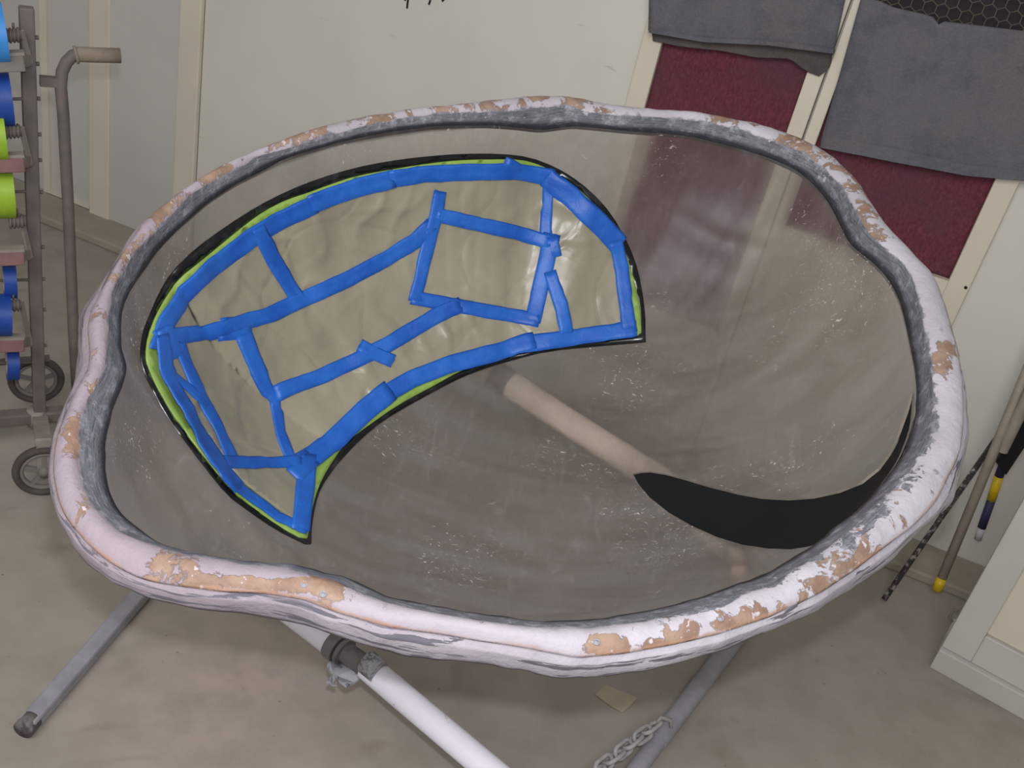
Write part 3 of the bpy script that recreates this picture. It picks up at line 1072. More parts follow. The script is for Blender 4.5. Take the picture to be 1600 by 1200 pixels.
def make_rim():
    K = [(0, 'O'), ]
    prof = []
    # (from, to, fraction, lift along plane normal, lift outward, v)
    for f, hl, ol, vv in ((0.0, 0, 0, 0.0), (0.12, 0, .0015, 0.035), (0.4, 0, .003, 0.12), (0.66, 0, .003, 0.19), (0.76, 0, .0025, 0.225), (0.84, 0, -.0025, 0.255), (0.95, 0, -.003, 0.285)):
        prof.append(('OT', f, hl, ol, vv))
    for f, hl, ol, vv in ((0.0, 0, 0, 0.30), (0.05, .002, 0, 0.32), (0.14, .005, 0, .36), (0.3, .008, 0, .42), (0.5, .0095, 0, .5), (0.7, .008, 0, .58), (0.86, .005, 0, .65), (0.95, .002, 0, .68)):
        prof.append(('TI', f, hl, ol, vv))
    for f, hl, ol, vv in ((0.0, 0, 0, .70), (0.12, .001, 0, .735), (0.3, .0015, 0, .79), (0.55, .0015, 0, .865), (0.8, .001, 0, .94), (1.0, 0, 0, 1.0)):
        prof.append(('IG', f, hl, ol, vv))
    prof += [('GB', 1.0, 0, 0, 1.05), ('OB', 1.0, 0, 0, -0.05)]
    m = len(prof)
    verts, uvs, wears, pinks, greys = [], [], [], [], []
    ulen = 0.0
    us = []
    for i in range(N):
        us.append(ulen)
        ulen += (Tp[(i + 1) % N] - Tp[i]).length
    for i in range(N):
        out = outward(i)
        lump = noise.noise(Vector((us[i] * 9, 3.1, 0))) * 0.002
        for kind, f, hl, ol, vv in prof:
            if kind == 'OT': p = Op[i].lerp(Tp[i], f)
            elif kind == 'TI': p = Tp[i].lerp(Ip[i], f)
            elif kind == 'IG': p = Ip[i].lerp(Gp[i], f)
            elif kind == 'GB': p = Gp[i] + out * 0.006 - PN * 0.012
            else: p = Op[i] - out * 0.012 - PN * 0.004
            p = p + PN * hl + out * ol
            q = 0.0022 * noise.noise(p * 16) + 0.0014 * noise.noise(p * 45)
            if kind == 'TI': p = p + PN * (q + lump)
            elif kind == 'OT': p = p + out * q
            elif kind == 'IG': p = p - out * q
            verts.append(p)
            uvs.append((us[i], vv))
            x, y = project(p)
            wv = 0.0
            for wx, wy, rx_, ry_, st in WEAR:
                e = ((x - wx) / rx_) ** 2 + ((y - wy) / ry_) ** 2
                if e < 6: wv += st * math.exp(-e)
            if vv < 0.27: wv = -0.25
            if vv > 0.9: wv = -0.2
            if y < 380 and vv > 0.3: wv += 0.045
            wears.append(wv)
            greys.append(sum(st * math.exp(-((x - wx) / rx_) ** 2 - ((y - wy) / ry_) ** 2) for wx, wy, rx_, ry_, st in GREYB))
            pinks.append(max(0, min(1, 1.0 - (x - 250) / 900)) * (1 if y > 300 else 0.7))
    faces, fuv = [], []
    for i in range(N):
        j = (i + 1) % N
        for k in range(m):
            k2 = (k + 1) % m
            faces.append((i * m + k, j * m + k, j * m + k2, i * m + k2))
            u0, u1 = us[i], (us[i] + (Tp[j] - Tp[i]).length)
            v0, v1 = prof[k][4], prof[k2][4]
            if k == m - 1: v1 = 0.0
            fuv += [(u0, v0), (u1, v0), (u1, v1), (u0, v1)]
    me = mesh('rim_flange', verts, faces)
    lay = me.uv_layers.new(name='rim')
    for k, c in enumerate(fuv): lay.data[k].uv = c
    for nm, vals in (('wear', wears), ('pink', pinks), ('grey', greys)):
        at = me.attributes.new(nm, 'FLOAT', 'POINT')
        at.data.foreach_set('value', vals)
    bm = bmesh.new(); bm.from_mesh(me)
    bmesh.ops.recalc_face_normals(bm, faces=bm.faces[:])
    bm.to_mesh(me); bm.free()
    o = obj('rim_flange', me, M['rim'], None, True)
    o['label'] = 'lumpy rim with pink and white primer, orange filler patches and grey inner face'
    return o


def adopt(o, parent):
    o.parent = parent
    o.matrix_parent_inverse = Matrix.Translation(-parent.location)
    return o


rim = adopt(make_rim(), canopy)
# fastener holes along the rim
for x, y in ((505, 928), (932, 1003), (1126, 966), (1030, 972), (1331, 862), (1388, 800), (1462, 737), (475, 913)):
    c = on_rim_plane(x, y, 0.0105)
    bm = bmesh.new()
    add_torus(bm, c, PN, 0.0032, 0.0011, 14, 6)
    add_tube(bm, [c - PN * 0.003, c + PN * 0.0004], 0.0028, 10)
    adopt(obj('rivet', bm, M['leg'], None, True), canopy)

# ------------------------------------------------------------------ canopy: shell with the dark window let in
HOLE_PX_TOP = [(989, 740), (1000, 737), (1016, 736), (1040, 740), (1070, 748), (1110, 760), (1150, 770), (1190, 777), (1230, 779), (1270, 776), (1310, 767), (1345, 753), (1372, 731), (1389, 708), (1401, 686), (1411, 660), (1420, 636), (1428, 606)]
HOLE_PX_LOW = [(1284, 848), (1262, 854), (1235, 858), (1200, 857), (1160, 851), (1120, 839), (1080, 821), (1045, 801), (1015, 777), (998, 757)]


def disk_near(px, py):
    h = shell_hit(px, py)
    if h and math.hypot(*h[2]) < 0.997: return h[2]
    a = math.atan2(py - CY, px - CX)
    return (0.997 * math.cos(a), 0.997 * math.sin(a))


hole = [disk_near(*p) for p in resample(HOLE_PX_TOP, 9, False)]
low = [disk_near(*p) for p in resample(HOLE_PX_LOW, 9, False)]


def polar_d(p):
    return math.hypot(*p), math.atan2(p[1], p[0])


r0, a0 = polar_d(hole[-1])
r1, a1 = polar_d(low[0])
if a1 < a0: a1 += 2 * PI
mid = [(0.9985 * math.cos(a0), 0.9985 * math.sin(a0))]
for k in range(1, 40):
    f = k / 40
    ease = 1
    base_r = r0 + (r1 - r0) * f
    mid.append(((base_r + (0.9985 - base_r) * ease) * math.cos(a0 + (a1 - a0) * f), (base_r + (0.9985 - base_r) * ease) * math.sin(a0 + (a1 - a0) * f)))
mid.append((0.9985 * math.cos(a1), 0.9985 * math.sin(a1)))
hole_disk = hole + mid + low
print('hole polar', round(r0, 3), round(math.degrees(a0)), round(r1, 3), round(math.degrees(a1)))
outer_disk = [(0.9999 * math.cos(2 * PI * i / 360), 0.9999 * math.sin(2 * PI * i / 360)) for i in range(360)]
# rings near the edge need finer steps, so the fill is made in a stretched disk (radius ** 1.6)
EXPO = 1.5


def stretch(p):
    r = math.hypot(*p)
    return (p[0] * r ** (EXPO - 1), p[1] * r ** (EXPO - 1)) if r > 0 else p


def unstretch(p):
    r = math.hypot(*p)
    return (p[0] * r ** (1 / EXPO - 1), p[1] * r ** (1 / EXPO - 1)) if r > 1e-9 else p


def disk_mesh(name, outer, holes, step, off=0.0):
    v, tri = fill([stretch(p) for p in outer], [[stretch(p) for p in h] for h in holes], step)
    P = [shell_point(*unstretch(p)) for p in v]
    return mesh(name, P, [t[::-1] for t in tri])


shell = adopt(obj('acrylic_shell', disk_mesh('acrylic_shell', outer_disk, [hole_disk], 0.017), M['acrylic'], None, True), canopy)
HAZE = [(700, 215, 330, 34, -.30), (330, 330, 120, 90, -.2), (190, 600, 50, 150, -.08), (1150, 300, 170, 90, -.12), (1200, 480, 60, 110, -.06), (900, 660, 150, 70, -.10), (1157, 882, 34, 44, -.40), (860, 650, 50, 34, -.12), (940, 695, 50, 34, -.12)]
hv = []
for vtx in shell.data.vertices:
    x, y = project(vtx.co)
    hv.append(0.50 + sum(st * math.exp(-((x - hx) / hrx) ** 2 - ((y - hy) / hry) ** 2) for hx, hy, hrx, hry, st in HAZE))
shell.data.attributes.new('haze', 'FLOAT', 'POINT').data.foreach_set('value', hv)
shell['label'] = 'scuffed translucent acrylic bowl'


def disk_normal(a, b):
    e = 1e-3
    p = shell_point(a, b)
    s = 1 if math.hypot(a, b) < 0.99 else -1
    n = (shell_point(a + e * s, b) - p).cross(shell_point(a, b + e * s) - p).normalized()
    return n if n.dot(PC + PN * 0.3 - p) > 0 else -n


REC = 0.004
hp = [shell_point(*p) for p in hole_disk]
hn = [disk_normal(*p) for p in hole_disk]
n = len(hp)
vs = hp + [p - q * (REC + 0.002) for p, q in zip(hp, hn)]
adopt(obj('window_lip', mesh('window_lip', vs, [(i, (i + 1) % n, (i + 1) % n + n, i + n) for i in range(n) if not len(hole) - 14 <= i <= len(hole) + len(mid)]), M['lip'], None, True), canopy)
v, tri = fill([stretch(p) for p in hole_disk], [], 0.03)
P = []
for p in v:
    q = unstretch(p)
    P.append(shell_point(*q) - disk_normal(*q) * REC)
win = adopt(obj('tinted_window', mesh('tinted_window', P, [t[::-1] for t in tri]), M['tint'], None, True), canopy)
win['label'] = 'black crescent window in the lower right of the bowl'

# ------------------------------------------------------------------ masked kidney window
K_PX = [(223,554),(227,526),(240,492),(254,467),(276,435),(308,410),(336,387),(381,350),(412,328),(446,311),(483,299),(512,288),(554,274),(620,262),(671,254),(719,249),(770,248),(812,248),(844,257),(869,270),(900,291),(929,319),(957,356),(977,396),(991,441),(999,481),(1002,521),(996,526),(940,533),(855,541),(793,557),(753,567),(715,582),(680,602),(620,634),(572,668),(539,692),(518,722),(500,752),(491,776),(483,803),(480,830),(477,844),(464,842),(434,825),(392,795),(359,770),(320,722),(290,683),(260,641),(239,602),(226,574)]
B_PX = [(218,554),(222,520),(231,497),(247,459),(268,424),(305,388),(355,352),(402,322),(449,298),(497,279),(554,262),(605,252),(657,245),(719,240),(784,240),(827,245),(869,261),(906,284),(940,315),(968,355),(991,403),(1002,447),(1008,489),(1009,535),(991,537),(940,541),(855,549),(798,564),(757,576),(719,591),(684,609),(622,643),(582,670),(546,704),(520,734),(500,764),(491,791),(485,827),(485,851),(476,851),(430,828),(388,799),(354,774),(315,725),(285,686),(254,642),(234,603),(221,575)]


def inset(poly, d):
    n = len(poly)
    A = sum(poly[i][0] * poly[(i + 1) % n][1] - poly[(i + 1) % n][0] * poly[i][1] for i in range(n))
    s = 1 if A > 0 else -1
    out = []
    for i in range(n):
        a, b, c = poly[i - 1], poly[i], poly[(i + 1) % n]
        n1 = (-(b[1] - a[1]), b[0] - a[0])
        n2 = (-(c[1] - b[1]), c[0] - b[0])
        l1, l2 = math.hypot(*n1), math.hypot(*n2)
        nx, ny = n1[0] / l1 + n2[0] / l2, n1[1] / l1 + n2[1] / l2
        l = math.hypot(nx, ny)
        k = min(1.6, 2 / max(l, 0.6)) / l
        out.append((b[0] + s * nx * k * d, b[1] + s * ny * k * d))
    return out


Ks = smooth_poly(K_PX, it=1, keep=((1002, 521), (477, 844), (996, 526), (464, 842)))
Bs = smooth_poly(B_PX, it=1, keep=((1009, 535), (485, 851), (476, 851), (991, 537)))
bd = patch('window_border', resample(Bs, 9), [resample(inset(Ks, 4), 9)], 10, 0.0035, M['border'], None, 0.0035)
adopt(bd, canopy)['label'] = 'black sealed edge around the masked window'

mask = tag(thing('window_mask'), 'crumpled brown paper and blue tape mask over the kidney-shaped window', 'masking cover')
mask.location = shell_hit(600, 480)[0]


def crumple(p, q):
    a = noise.noise(q * 11) * 0.5 + 0.5 * noise.noise(q * 24)
    rdg = (1 - abs(noise.noise(Vector((q.x * 13 + 3, q.y * 13, q.z * 13))))) ** 6
    rdg2 = (1 - abs(noise.noise(Vector((q.x * 7 + 9, q.y * 9, q.z * 8))))) ** 10
    dist_, pts_ = noise.voronoi(q * 17 + noise.noise_vector(q * 6) * 0.4)
    g_ = noise.noise_vector(pts_[0] * 3.7)
    w1_ = min(1, (dist_[1] - dist_[0]) * 3.5)
    facet = w1_ * g_.dot(q * 17 - pts_[0]) * 0.9 + 0.35 * (1 - dist_[0])
    d2_, p2_ = noise.voronoi(q * 38)
    facet2 = min(1, (d2_[1] - d2_[0]) * 3.5) * noise.noise_vector(p2_[0] * 2.3).dot(q * 38 - p2_[0])
    loc = 0.3
    for x, y, r in ((600, 320, 60), (300, 460, 60), (590, 590, 50), (300, 640, 50), (890, 350, 50), (700, 520, 60), (470, 430, 80)):
        loc += 0.9 * math.exp(-((p[0] - x) ** 2 + (p[1] - y) ** 2) / (r * r))
    return 0.0085 + 0.0022 * a * min(loc, 1) + (0.0040 * rdg + 0.003 * rdg2) * min(loc, 1.3) + max(-0.0065, min(0.0065, 0.0055 * facet * (0.5 + 0.5 * min(loc, 1)) + 0.0020 * facet2 * min(loc, 1)))


adopt(patch('masking_paper', resample(inset(Ks, 19), 6), [], 5.0, crumple, M['paper'], None, 0.003), mask)
gk = resample(Ks, 8)
adopt(patch('green_tape', gk, [resample(inset(Ks, 22), 8)], 9, 0.0065, M['green'], None, 0.003), mask)

STRIPS = [  # (px polyline, width px or (start, end))
    ([(234, 548), (248, 503), (276, 458), (322, 416), (384, 369), (430, 341), (486, 315)], 28),
    ([(478, 316), (520, 300), (560, 287), (612, 275)], 28),
    ([(604, 276), (660, 268), (720, 265), (800, 264), (866, 274)], 25),
    ([(850, 272), (890, 303), (925, 338), (964, 381)], 32),
    ([(958, 374), (969, 420), (975, 470), (982, 516)], 22),
    ([(994, 515), (940, 522), (880, 530), (818, 540)], 25),
    ([(835, 534), (760, 555), (700, 571), (640, 594), (592, 622)], 27),
    ([(606, 612), (565, 645), (525, 684), (486, 716), (448, 738)], 34),
    ([(476, 716), (470, 770), (462, 834)], 30),
    ([(240, 524), (246, 575), (266, 622), (302, 690), (340, 742), (362, 768)], 22),
    ([(350, 758), (390, 786), (428, 812), (474, 834)], (18, 14)),
    ([(393, 352), (418, 400), (440, 438), (464, 478)], 23),
    ([(233, 530), (300, 521), (360, 507), (420, 489), (475, 463), (540, 434), (600, 402), (648, 372), (672, 348)], 24),
    ([(684, 296), (674, 345), (660, 400), (644, 470)], 21),
    ([(676, 332), (740, 347), (800, 361), (860, 378)], 21),
    ([(857, 268), (855, 330), (852, 384)], 20),
    ([(863, 365), (853, 415), (842, 460), (832, 504)], 24),
    ([(638, 464), (700, 476), (760, 487), (842, 502)], 21),
    ([(716, 476), (680, 492), (640, 516), (600, 540), (560, 560), (500, 588), (424, 616)], 24),
    ([(556, 540), (580, 553), (610, 566)], 20),
    ([(373, 522), (388, 560), (410, 604), (424, 628), (432, 680), (452, 730)], (24, 16)),
    ([(268, 538), (285, 580), (301, 620), (324, 660), (344, 700), (358, 728)], (20, 18)),
    ([(256, 586), (280, 607), (312, 640)], 11),
    ([(338, 728), (390, 729), (464, 726)], 18),
    ([(858, 425), (874, 475), (882, 522)], 20),
    ([(336, 513), (384, 513)], 34),
    ([(240, 512), (262, 560)], 34),
    ([(783, 250), (812, 264)], (22, 14)),
    ([(862, 370), (868, 400)], 18),
    ([(455, 724), (478, 746)], 44),
]


def tape_strip(k, line, wd):
    pts = resample(line, 9, False)
    n = len(pts)
    w0, w1 = wd if isinstance(wd, tuple) else (wd, wd)
    vs, fs = [], []
    lift = 0.0085 + 0.00045 * (k % 5)
    C = 7
    for i, p in enumerate(pts):
        a, b = pts[max(i - 1, 0)], pts[min(i + 1, n - 1)]
        l = math.dist(a, b)
        nx, ny = -(b[1] - a[1]) / l, (b[0] - a[0]) / l
        wv = (w0 + (w1 - w0) * i / (n - 1)) * (1 + 0.07 * noise.noise(Vector((i * 0.35, k * 3.7, 0))))
        for c in range(C):
            s = (c / (C - 1) - 0.5) * wv
            end = 1.5 * noise.noise(Vector((c * 1.3, k, 7))) if i in (0, n - 1) else 0
            x, y = p[0] + nx * s + (b[0] - a[0]) / l * end, p[1] + ny * s + (b[1] - a[1]) / l * end
            h = shell_hit(x, y)
            q = 0.0009 * noise.noise(h[0] * 40) + 0.0012 * (1 - abs(noise.noise(h[0] * 16 + Vector((k, 0, 0))))) ** 8
            edge = -0.0012 if c in (0, C - 1) else 0
            vs.append(h[0] + h[1] * (crumple((x, y), h[0]) * 0.9 + 0.0040 + 0.0005 * (k % 5) + q + edge))
    top = len(vs)
    for i in range(n - 1):
        for c in range(C - 1):
            q = i * C + c
            fs.append((q, q + 1, q + C + 1, q + C))
    ring = list(range(C)) + [i * C + C - 1 for i in range(1, n)] + [(n - 1) * C + c for c in range(C - 2, -1, -1)] + [i * C for i in range(n - 2, 0, -1)]
    for q in ring:
        d = (EYE - vs[q]).normalized()
        vs.append(vs[q] - PN * 0.003)
    m = len(ring)
    for q in range(m):
        fs.append((ring[q], ring[(q + 1) % m], top + (q + 1) % m, top + q))
    me = mesh('tape_strip', vs, fs)
    bm = bmesh.new(); bm.from_mesh(me); bmesh.ops.recalc_face_normals(bm, faces=bm.faces[:]); bm.to_mesh(me); bm.free()
    return adopt(obj('tape_strip', me, M['blue'], None, True), mask)


for k, (line, wd) in enumerate(STRIPS):
    tape_strip(k, line, wd)

# ------------------------------------------------------------------ pipe stand
stand = tag(thing('pipe_stand'), 'grey and white pipe stand with splayed floor legs carrying the bubble shell', 'stand')


def tube_part(name, pts, r, mat, seg=20, lab=None):
    bm = bmesh.new()
    add_tube(bm, pts, r, seg)
    o = obj(name, bm, mat, stand, True)
    m = o.modifiers.new('edge', 'EDGE_SPLIT'); m.split_angle = math.radians(50)
    if lab: o['label'] = lab
    return o


def behind(px, py, gap):
    h = shell_hit(px, py)
    return h[0] + ray(px, py).normalized() * gap


def clear_line(pa_, pb_, gap, rad):
    while True:
        A, B = behind(*pa_, gap), behind(*pb_, gap)
        ok = True
        for k in range(21):
            P_ = A.lerp(B, k / 20)
            hh = shell_hit(*project(P_))
            if hh and (P_ - hh[0]).dot(hh[1]) > -(rad + 0.010): ok = False
        if ok or gap > 0.3: return A, B
        gap += 0.006


TA, TB = clear_line((778, 590), (1030, 752), 0.045, 0.027)
TB2, TC = clear_line((1030, 752), (1140, 845), 0.06, 0.029)
TC = TC - UP * 0.01
TB = TB.lerp(TB2, 0.5)
dT = (TB - TA).normalized()
tube_part('cross_tube', [TA, TB, TC], 0.026, M['pale_tube'], lab='pale tube close under the acrylic bowl')
tube_part('coupler', [TA - dT * 0.012, TA + dT * 0.03], 0.029, M['steel'])
tube_part('end_cap', [TA - dT * 0.055, TA - dT * 0.012], 0.026, M['scrap'])
foot = floor_at(1157, 986, 0.03)
tube_part('upright', [TC, behind(1149, 858, 0.050), behind(1158, 892, 0.045), foot], 0.0155, M['pale_tube'])
R_ = 0.021
la, lb = floor_at(40, 1136, 0.022), floor_at(214, 935, 0.022)
lb2 = lb + (lb - la).normalized() * 0.12
bm = bmesh.new(); beam(bm, la, lb2, 0.034, 0.030)
bevel(obj('floor_leg', bm, M['leg'], stand), 0.006)
bm = bmesh.new(); add_tube(bm, [la - (lb - la).normalized() * 0.008, la + (lb - la).normalized() * 0.02], 0.019, 16); obj('foot', bm, M['galv'], stand, True)
ra, rb = floor_at(966, 1240, R_), floor_at(1114, 1042, R_)
dR = (rb - ra).normalized()
rj = floor_at(1028, 1157, R_)
tube_part('floor_leg', [ra - dR * 0.1, rj], R_ * 0.9, M['leg'])
tube_part('floor_leg', [rj - dR * 0.004, foot + dR * 0.02 - UP * 0.009], R_, M['leg'])
z2 = 0.27
ta_, tb_ = floor_at(484, 980, z2), floor_at(771, 1214, z2)
d2_ = (tb_ - ta_).normalized()
pj = floor_at(574, 1042, z2)
bm = bmesh.new(); add_pipe(bm, pj, tb_ + d2_ * 0.3, 0.0235, 0.004, 24)
o = obj('beam', bm, M['white_tube'], stand, True); o['label'] = 'chipped white tube in front'
m = o.modifiers.new('edge', 'EDGE_SPLIT'); m.split_angle = math.radians(50)
tube_part('sleeve', [floor_at(528, 1010, z2), pj + d2_ * 0.02], 0.019, M['galv'])
tube_part('beam', [ta_ - d2_ * 0.08, floor_at(530, 1012, z2)], 0.025, M['white_tube'])
for a, b, r in (((519, 1004), (532, 1014), 0.029), ((535, 1016), (540, 1020), 0.026)):
    tube_part('collar', [floor_at(*a, z2), floor_at(*b, z2)], r, M['galv'])
bend = ta_ - d2_ * 0.08
tube_part('brace', [bend + d2_ * 0.01, lb2 + UP * 0.004], 0.014, M['leg'])
far_end = tb_ + d2_ * 0.27
tube_part('upright', [far_end - UP * 0.02, Vector((far_end.x, far_end.y, 0.0))], 0.02, M['leg'])
sd = shell_hit(1085, 795)
tube_part('saddle', [sd[0] - sd[1] * 0.034, TB.lerp(TC, 0.5)], 0.018, M['leg'])
# collar lug on top of the beam
c = floor_at(580, 1040, z2 + 0.02)
bm = bmesh.new()
add_tube(bm, [c - d2_ * 0.012, c + d2_ * 0.018], 0.022, 14)
obj('lug', bm, M['crust'], stand, True)
# torn paint-crusted plate hanging beside the collar
pl = [(512, 1044), (511, 1038), (516, 1033), (527, 1034), (540, 1036), (552, 1046), (563, 1059), (553, 1066), (541, 1071), (535, 1066), (530, 1062), (527, 1056), (522, 1055), (526, 1068), (520, 1069), (516, 1065), (510, 1064), (518, 1056), (520, 1051)]
pd = z2 - 0.02
top = [floor_at(x, y, pd + 0.012 * noise.noise(Vector((x * .07, y * .07, 0)))) for x, y in pl]
bot = [p - UP * 0.006 for p in top]
n = len(top)
bm = bmesh.new()
vv = [bm.verts.new(p) for p in top + bot]
bm.faces.new(vv[:n]); bm.faces.new(vv[:n - 1:-1])
for i in range(n): bm.faces.new((vv[i], vv[i + n], vv[(i + 1) % n + n], vv[(i + 1) % n]))
bmesh.ops.recalc_face_normals(bm, faces=bm.faces[:])
o = obj('torn_plate', bm, M['crust'], stand); o['label'] = 'torn paint-crusted plate beside the collar'

# chain lying along the right leg
chain = tag(thing('steel_chain'), 'dusty steel chain hooked to the right floor leg of the stand', 'chain')
ca, cb = floor_at(1024, 1132, 0.055), floor_at(905, 1226, 0.05)
dc = (cb - ca).normalized()
side = dc.cross(UP).normalized()
L_ = (cb - ca).length
pitch = 0.031


def link_mesh(a, b, wv, hw=0.0125, r=0.0046, seg=7):
    """one stadium-shaped link between a and b, flat in the plane of wv"""
    d = (b - a).normalized()
    path = []
    L = (b - a).length
    for k in range(9):
        t = -PI / 2 + PI * k / 8
        path.append(b + d * (hw * math.cos(t) - hw * 0.3) + wv * (hw * math.sin(t)))
    for k in range(9):
        t = PI / 2 + PI * k / 8
        path.append(a + d * (hw * math.cos(t) + hw * 0.3) + wv * (hw * math.sin(t)))
    nrm = d.cross(wv).normalized()
    bm = bmesh.new()
    rings = []
    m = len(path)
    for i, p in enumerate(path):
        tan = (path[(i + 1) % m] - path[i - 1]).normalized()
        s = tan.cross(nrm).normalized()
        rings.append([bm.verts.new(p + (s * math.cos(q) + nrm * math.sin(q)) * r) for q in [2 * PI * j / seg for j in range(seg)]])
    for i in range(m):
        x, y = rings[i], rings[(i + 1) % m]
        for j in range(seg): bm.faces.new((x[j], x[(j + 1) % seg], y[(j + 1) % seg], y[j]))
    bmesh.ops.recalc_face_normals(bm, faces=bm.faces[:])
    return bm


k = 0
while k * pitch < L_:
    a = ca + dc * (k * pitch - 0.004) + side * 0.004 * noise.noise(Vector((k * 1.7, 0, 0)))
    b = ca + dc * (k * pitch + pitch * 0.95)
    ang = 0.75 if k % 2 else -0.75
    wv = (side * math.cos(ang) + UP * math.sin(ang)).normalized()
    wv = (wv - dc * wv.dot(dc)).normalized()
    obj('link', link_mesh(a, b, wv), M['chain'], chain, True)
    k += 1
bm = bmesh.new()
h0 = floor_at(1046, 1128, 0.05)
add_tube(bm, [ca - dc * 0.004 + UP * 0.004, ca - dc * 0.012 + UP * 0.012, h0 + UP * 0.006, h0 + side * -0.008 - UP * 0.01], 0.0045, 8)
obj('hook', bm, M['chain'], chain, True)

# scrap of paper on the floor
sc_px = [(930, 1085), (948, 1070), (975, 1082), (996, 1090), (985, 1103), (973, 1113), (955, 1104)]
bm = bmesh.new()
vt = [bm.verts.new(floor_at(x, y, 0.0022)) for x, y in sc_px]
vb = [bm.verts.new(floor_at(x, y, 0.0002)) for x, y in sc_px]
bm.faces.new(vt); bm.faces.new(vb[::-1])
for i in range(len(vt)): bm.faces.new((vt[i], vb[i], vb[(i + 1) % len(vt)], vt[(i + 1) % len(vt)]))
bmesh.ops.recalc_face_normals(bm, faces=bm.faces[:])
tag(obj('paper_scrap', bm, M['scrap']), 'small torn beige scrap lying on the floor below the rim', 'scrap')

# ------------------------------------------------------------------ tape rack (left)
PB = floor_at(62, 648, 0.10)
ph = math.radians(33)
CXD = Vector((math.cos(ph), math.sin(ph), 0))
CYD = Vector((-math.sin(ph), math.cos(ph), 0))     # away from the camera


def rp(px, py, off=0.0):
    return on_plane(px, py, PB + CYD * off, CYD)


rack = tag(thing('tape_rack'), 'tall dusty grey wheeled masking tape rack with curved push handle', 'rack')
rack_name = None


def rpart(name, bm, mat, smooth=False, parent=rack):
    return obj(name, bm, mat, parent, smooth)


ptop = rp(54, 12)
pz = ptop.z
bm = bmesh.new(); beam(bm, PB - UP * 0.02, Vector((PB.x, PB.y, pz)), 0.028, 0.028, CYD); bevel(rpart('post', bm, M['steel']), 0.003)
for py in (59, 100, 154, 210, 250, 300, 386, 436, 484, 540):
    p = Vector((PB.x, PB.y, rp(62, py).z)) + CXD * 0.014
    bm = bmesh.new(); add_tube(bm, [p, p + CXD * 0.007], 0.0045, 8); rpart('bolt', bm, M['steel'], True)
# base bars and casters
bl, br = rp(-150, 666), rp(100, 646)
bm = bmesh.new(); beam(bm, bl, br, 0.035, 0.03); bevel(rpart('base_bar', bm, M['steel']), 0.004)
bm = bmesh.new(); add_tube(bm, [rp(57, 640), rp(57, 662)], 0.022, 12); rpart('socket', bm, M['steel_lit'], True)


def wheel(c, r, name='wheel'):
    ax = (Vector((c.x, c.y, 0)) - Vector((0.1, 0, 0))).normalized()
    s = UP
    bm = bmesh.new(); add_torus(bm, c, ax, r - 0.009, 0.009, 40, 10, 1.3)
    t = rpart(name, bm, M['tyre'], True)
    bm = bmesh.new(); add_torus(bm, c, ax, r - 0.021, 0.005, 32, 8, 1.6); obj('wheel_rim', bm, M['hub'], t, True)
    for k in range(5):
        a = 2 * PI * k / 5 + 0.3
        e = Vector(ax.cross(UP)) * math.cos(a) + UP * math.sin(a)
        bm = bmesh.new(); beam(bm, c, c + e * (r - 0.02), 0.010, 0.008, ax); obj('spoke', bm, M['hub'], t)
    bm = bmesh.new(); add_tube(bm, [c - ax * 0.016, c + ax * 0.016], 0.012, 14); obj('hub', bm, M['hub'], t, True)
    return t


c1 = floor_at(58, 628); c1 = Vector((c1.x, c1.y, 0.070))
c2 = floor_at(70, 772); c2 = Vector((c2.x, c2.y, 0.070))
for c in (c1, c2):
    r_ = 0.069
    wheel(c, r_)
bm = bmesh.new(); beam(bm, c1 + UP * 0.0 - CYD * 0.03, Vector((PB.x, PB.y, 0.1)), 0.02, 0.012); rpart('fork', bm, M['steel'])
fk = Vector((PB.x, PB.y, 0.10)) - CYD * 0.01
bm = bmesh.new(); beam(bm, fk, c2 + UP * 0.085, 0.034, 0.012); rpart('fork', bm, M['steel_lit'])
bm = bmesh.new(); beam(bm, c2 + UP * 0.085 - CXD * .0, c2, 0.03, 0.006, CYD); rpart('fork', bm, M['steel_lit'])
bm = bmesh.new(); beam(bm, rp(-70, 572, .02), rp(78, 559, .02), 0.012, 0.012); rpart('brace', bm, M['steel'])
# push handle
hp_ = [rp(122, 640), rp(115, 520), rp(107, 330), rp(99, 180), rp(95, 135), rp(97, 112), rp(104, 97), rp(114, 87), rp(126, 84)]
bm = bmesh.new(); add_tube(bm, hp_, 0.0125, 14); rpart('handle', bm, M['steel'], True)
bm = bmesh.new(); add_tube(bm, [rp(118, 86), rp(123, 85), rp(150, 86), rp(188, 87)], 0.0155, 16); rpart('grip', bm, M['grip'], True)
bm = bmesh.new(); add_tube(bm, [rp(117, 86), rp(121, 85.5)], 0.0185, 16); rpart('grip_collar', bm, M['grip'], True)
bm = bmesh.new(); beam(bm, rp(62, 126), rp(98, 129), 0.018, 0.02); rpart('bracket', bm, M['steel'])
